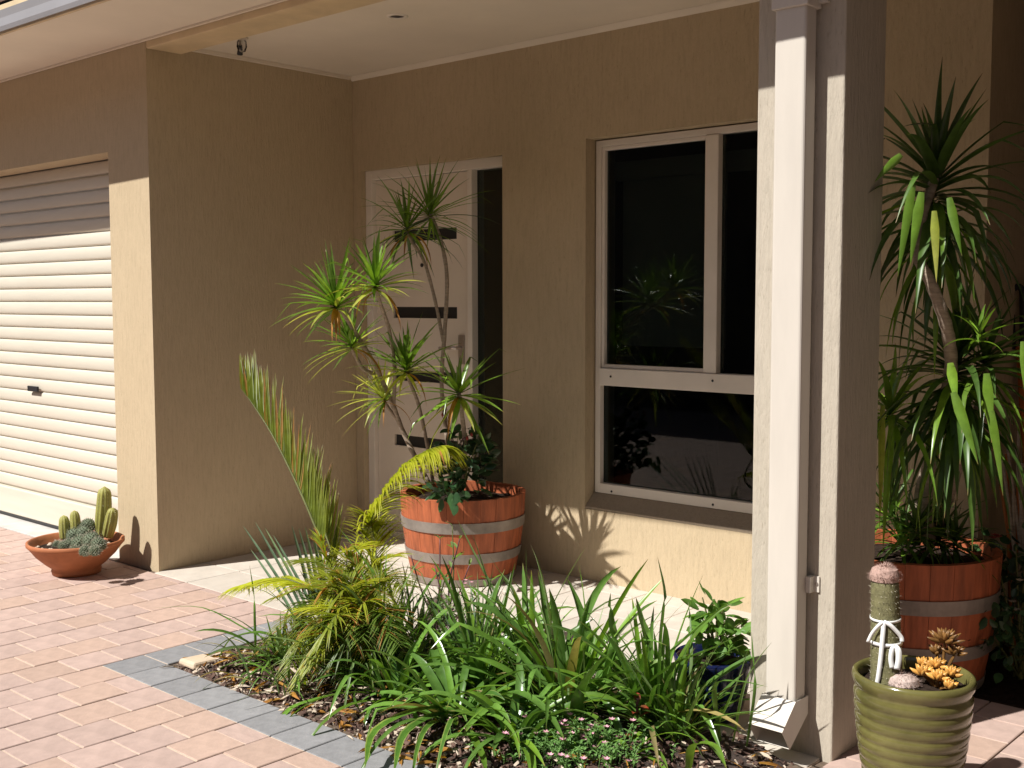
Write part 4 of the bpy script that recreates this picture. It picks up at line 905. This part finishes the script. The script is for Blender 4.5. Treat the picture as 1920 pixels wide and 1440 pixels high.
strip([k0, k0 + rp(0.016, -0.006, 0.004), k0 + rp(0.034, -0.024, 0.0), k0 + rp(0.046, -0.040, -0.004), k0 + rp(0.048, -0.052, -0.004)], 0.011)
strip([k0, k0 + rp(-0.002, -0.04, 0.008), k0 + rp(-0.006, -0.10, 0.012), k0 + rp(-0.011, -0.150, 0.014), k0 + rp(-0.016, -0.182, 0.014)], 0.012)
k1_ = axp(0.40) + CV * 0.047 + CR * 0.022
strip([k1_, k1_ + rp(0.010, -0.01, 0.004), k1_ + rp(0.012, -0.035, 0.006), k1_ + rp(0.008, -0.062, 0.006)], 0.016)
strip([k1_, k1_ + rp(-0.006, -0.012, 0.004), k1_ + rp(-0.008, -0.036, 0.006), k1_ + rp(-0.004, -0.060, 0.006)], 0.013)
# round woolly cactus, orange and bronze succulents
k4 = thing('round_cactus', 'small pale pink woolly round cactus at the front of the green pot', 'cactus', (3.992, -0.135, 0.352))
b = MB(); b.lathe([(0.036, -0.01), (0.042, 0.006), (0.036, 0.020), (0.020, 0.029), (0.001, 0.032)], 26)
for k in range(420):
    a = rv(0, 6.28); f = rng.random(); r = 0.042 * math.cos(f * 1.4); z = 0.004 + 0.028 * f; d = V((math.cos(a), math.sin(a), f * 1.2)).normalized()
    c = V((r * math.cos(a), r * math.sin(a), z)); e = c + (d + V((rv(-.6, .6), rv(-.6, .6), rv(-.4, .6)))) * 0.008; s = V((-math.sin(a), math.cos(a), 0)) * 0.001
    b.add([c - s, c + s, e], [(0, 1, 2)], mi=k % 2)
b.make('stem', [m_plain('pale_wool', (0.46, 0.36, 0.32), 0.9, 0.25, 80, 0.003), WOOL], k4, smooth=False)
def succulent(t, heads, mat):
    for (c, r, n) in heads:
        MB().tube([(0, 0, -0.01), V(c) * 0.6, c], [0.005, 0.0045, 0.004], 6).make('stem', SUCD, t)
        for k in range(n):
            a = k * 2.39996; f = (k + .5) / n; e = 1.35 - 1.2 * f
            d = V((math.cos(a) * math.cos(e), math.sin(a) * math.cos(e), math.sin(e)))
            l = r * (0.6 + 0.5 * f)
            p = V(c); pts = [p, p + d * l * 0.35, p + d * l * 0.7 + V((0, 0, 0.002)), p + d * l + V((0, 0, 0.005))]
            MB().tube(pts, [0.003, 0.0062, 0.0055, 0.0012], 7).make('leaf', mat, t, smooth=True)
o1 = thing('orange_succulent', 'orange yellow star shaped succulent rosettes at the right side of the green pot', 'succulent', (4.062, -0.085, 0.352))
succulent(o1, [(V((-0.03, -0.02, 0.03)), 0.036, 15), (V((0.015, -0.03, 0.030)), 0.034, 15), (V((0.035, 0.01, 0.035)), 0.032, 14), (V((-0.01, 0.02, 0.045)), 0.034, 14), (V((0.05, -0.04, 0.018)), 0.026, 12), (V((-0.045, 0.015, 0.045)), 0.026, 12)], SUCC)
o2 = thing('bronze_succulent', 'dark bronze succulent rosette standing tallest at the back of the green pot', 'succulent', (4.045, -0.005, 0.352))
succulent(o2, [(V((0.005, 0.0, 0.10)), 0.05, 22), (V((0.03, 0.01, 0.07)), 0.036, 14), (V((-0.02, 0.01, 0.06)), 0.034, 12)], SUCD)

# ------------------------------------------------------------------ the shady right edge
tl = thing('garden_tool', 'garden tool with black loop grip and orange shaft leaning at the right edge', 'tool', (3.76, 1.72, 0.0))
tb_ = V(tl.location)
b0, b1 = V((3.82, 1.56, 0.01)), at(1912, 650, 1.66)
MB().tube([b0 - tb_, b1 - tb_], 0.016, 10).make('shaft', OSHAFT, tl, smooth=True)
g0 = at(1906, 655, 1.66); gpts = [at(1898, 655, 1.66), at(1896, 560, 1.67), at(1902, 540, 1.67), at(1914, 540, 1.67), at(1918, 560, 1.67), at(1918, 655, 1.66)]
MB().tube([p - tb_ for p in smooth_path(gpts, 4)], 0.014, 8).make('grip', BLACK, tl, smooth=True)
fb = V((3.86, 1.22, 0.0))
fbh = thing('flowering_bush', 'dark shrub with a few red and white flowers beside the right barrel', 'plant', fb)
bush(fbh, fb, at(1885, 1080, 1.25), 0.15, 0.18, 0.2, 190, 0.05, L_ROSE, 10)
bush(fbh, fb, at(1885, 1190, 1.0), 0.16, 0.14, 0.14, 170, 0.045, L_ROSE, 4)
for u, v_, mt in ((1866, 1005, RED), (1872, 1008, RED), (1862, 1010, RED), (1905, 1145, PEBB), (1898, 1130, PEBB), (1912, 1090, PEBB)):
    p = at(u, v_, 1.08); b = MB()
    for j in range(6): b.leaf(p - fb, (math.cos(j), math.sin(j), 0.5), 0.018, 0.012, 0.4, 3, 0.1, 0, 'ovate')
    b.make('flower', mt, fbh)
dc = thing('cane_plant', 'bundle of brown upright canes standing behind the dark shrub at the right edge', 'plant', (3.82, 1.40, 0.0))
for k in range(9):
    u = 1875 + k * 5.5; p1 = at(u + rv(-6, 6), rv(800, 930), 1.4 + rv(-.04, .04)); p0 = V((3.80 + rv(-.05, .08), 1.4 + rv(-.04, .04), 0))
    MB().tube([p0 - V(dc.location), p0.lerp(p1, .5) - V(dc.location) + V((rv(-.01, .01), 0, 0)), p1 - V(dc.location)], [0.010, 0.008, 0.006], 7).make('cane', OSHAFT if k % 3 == 0 else TRUNK, dc, smooth=True)
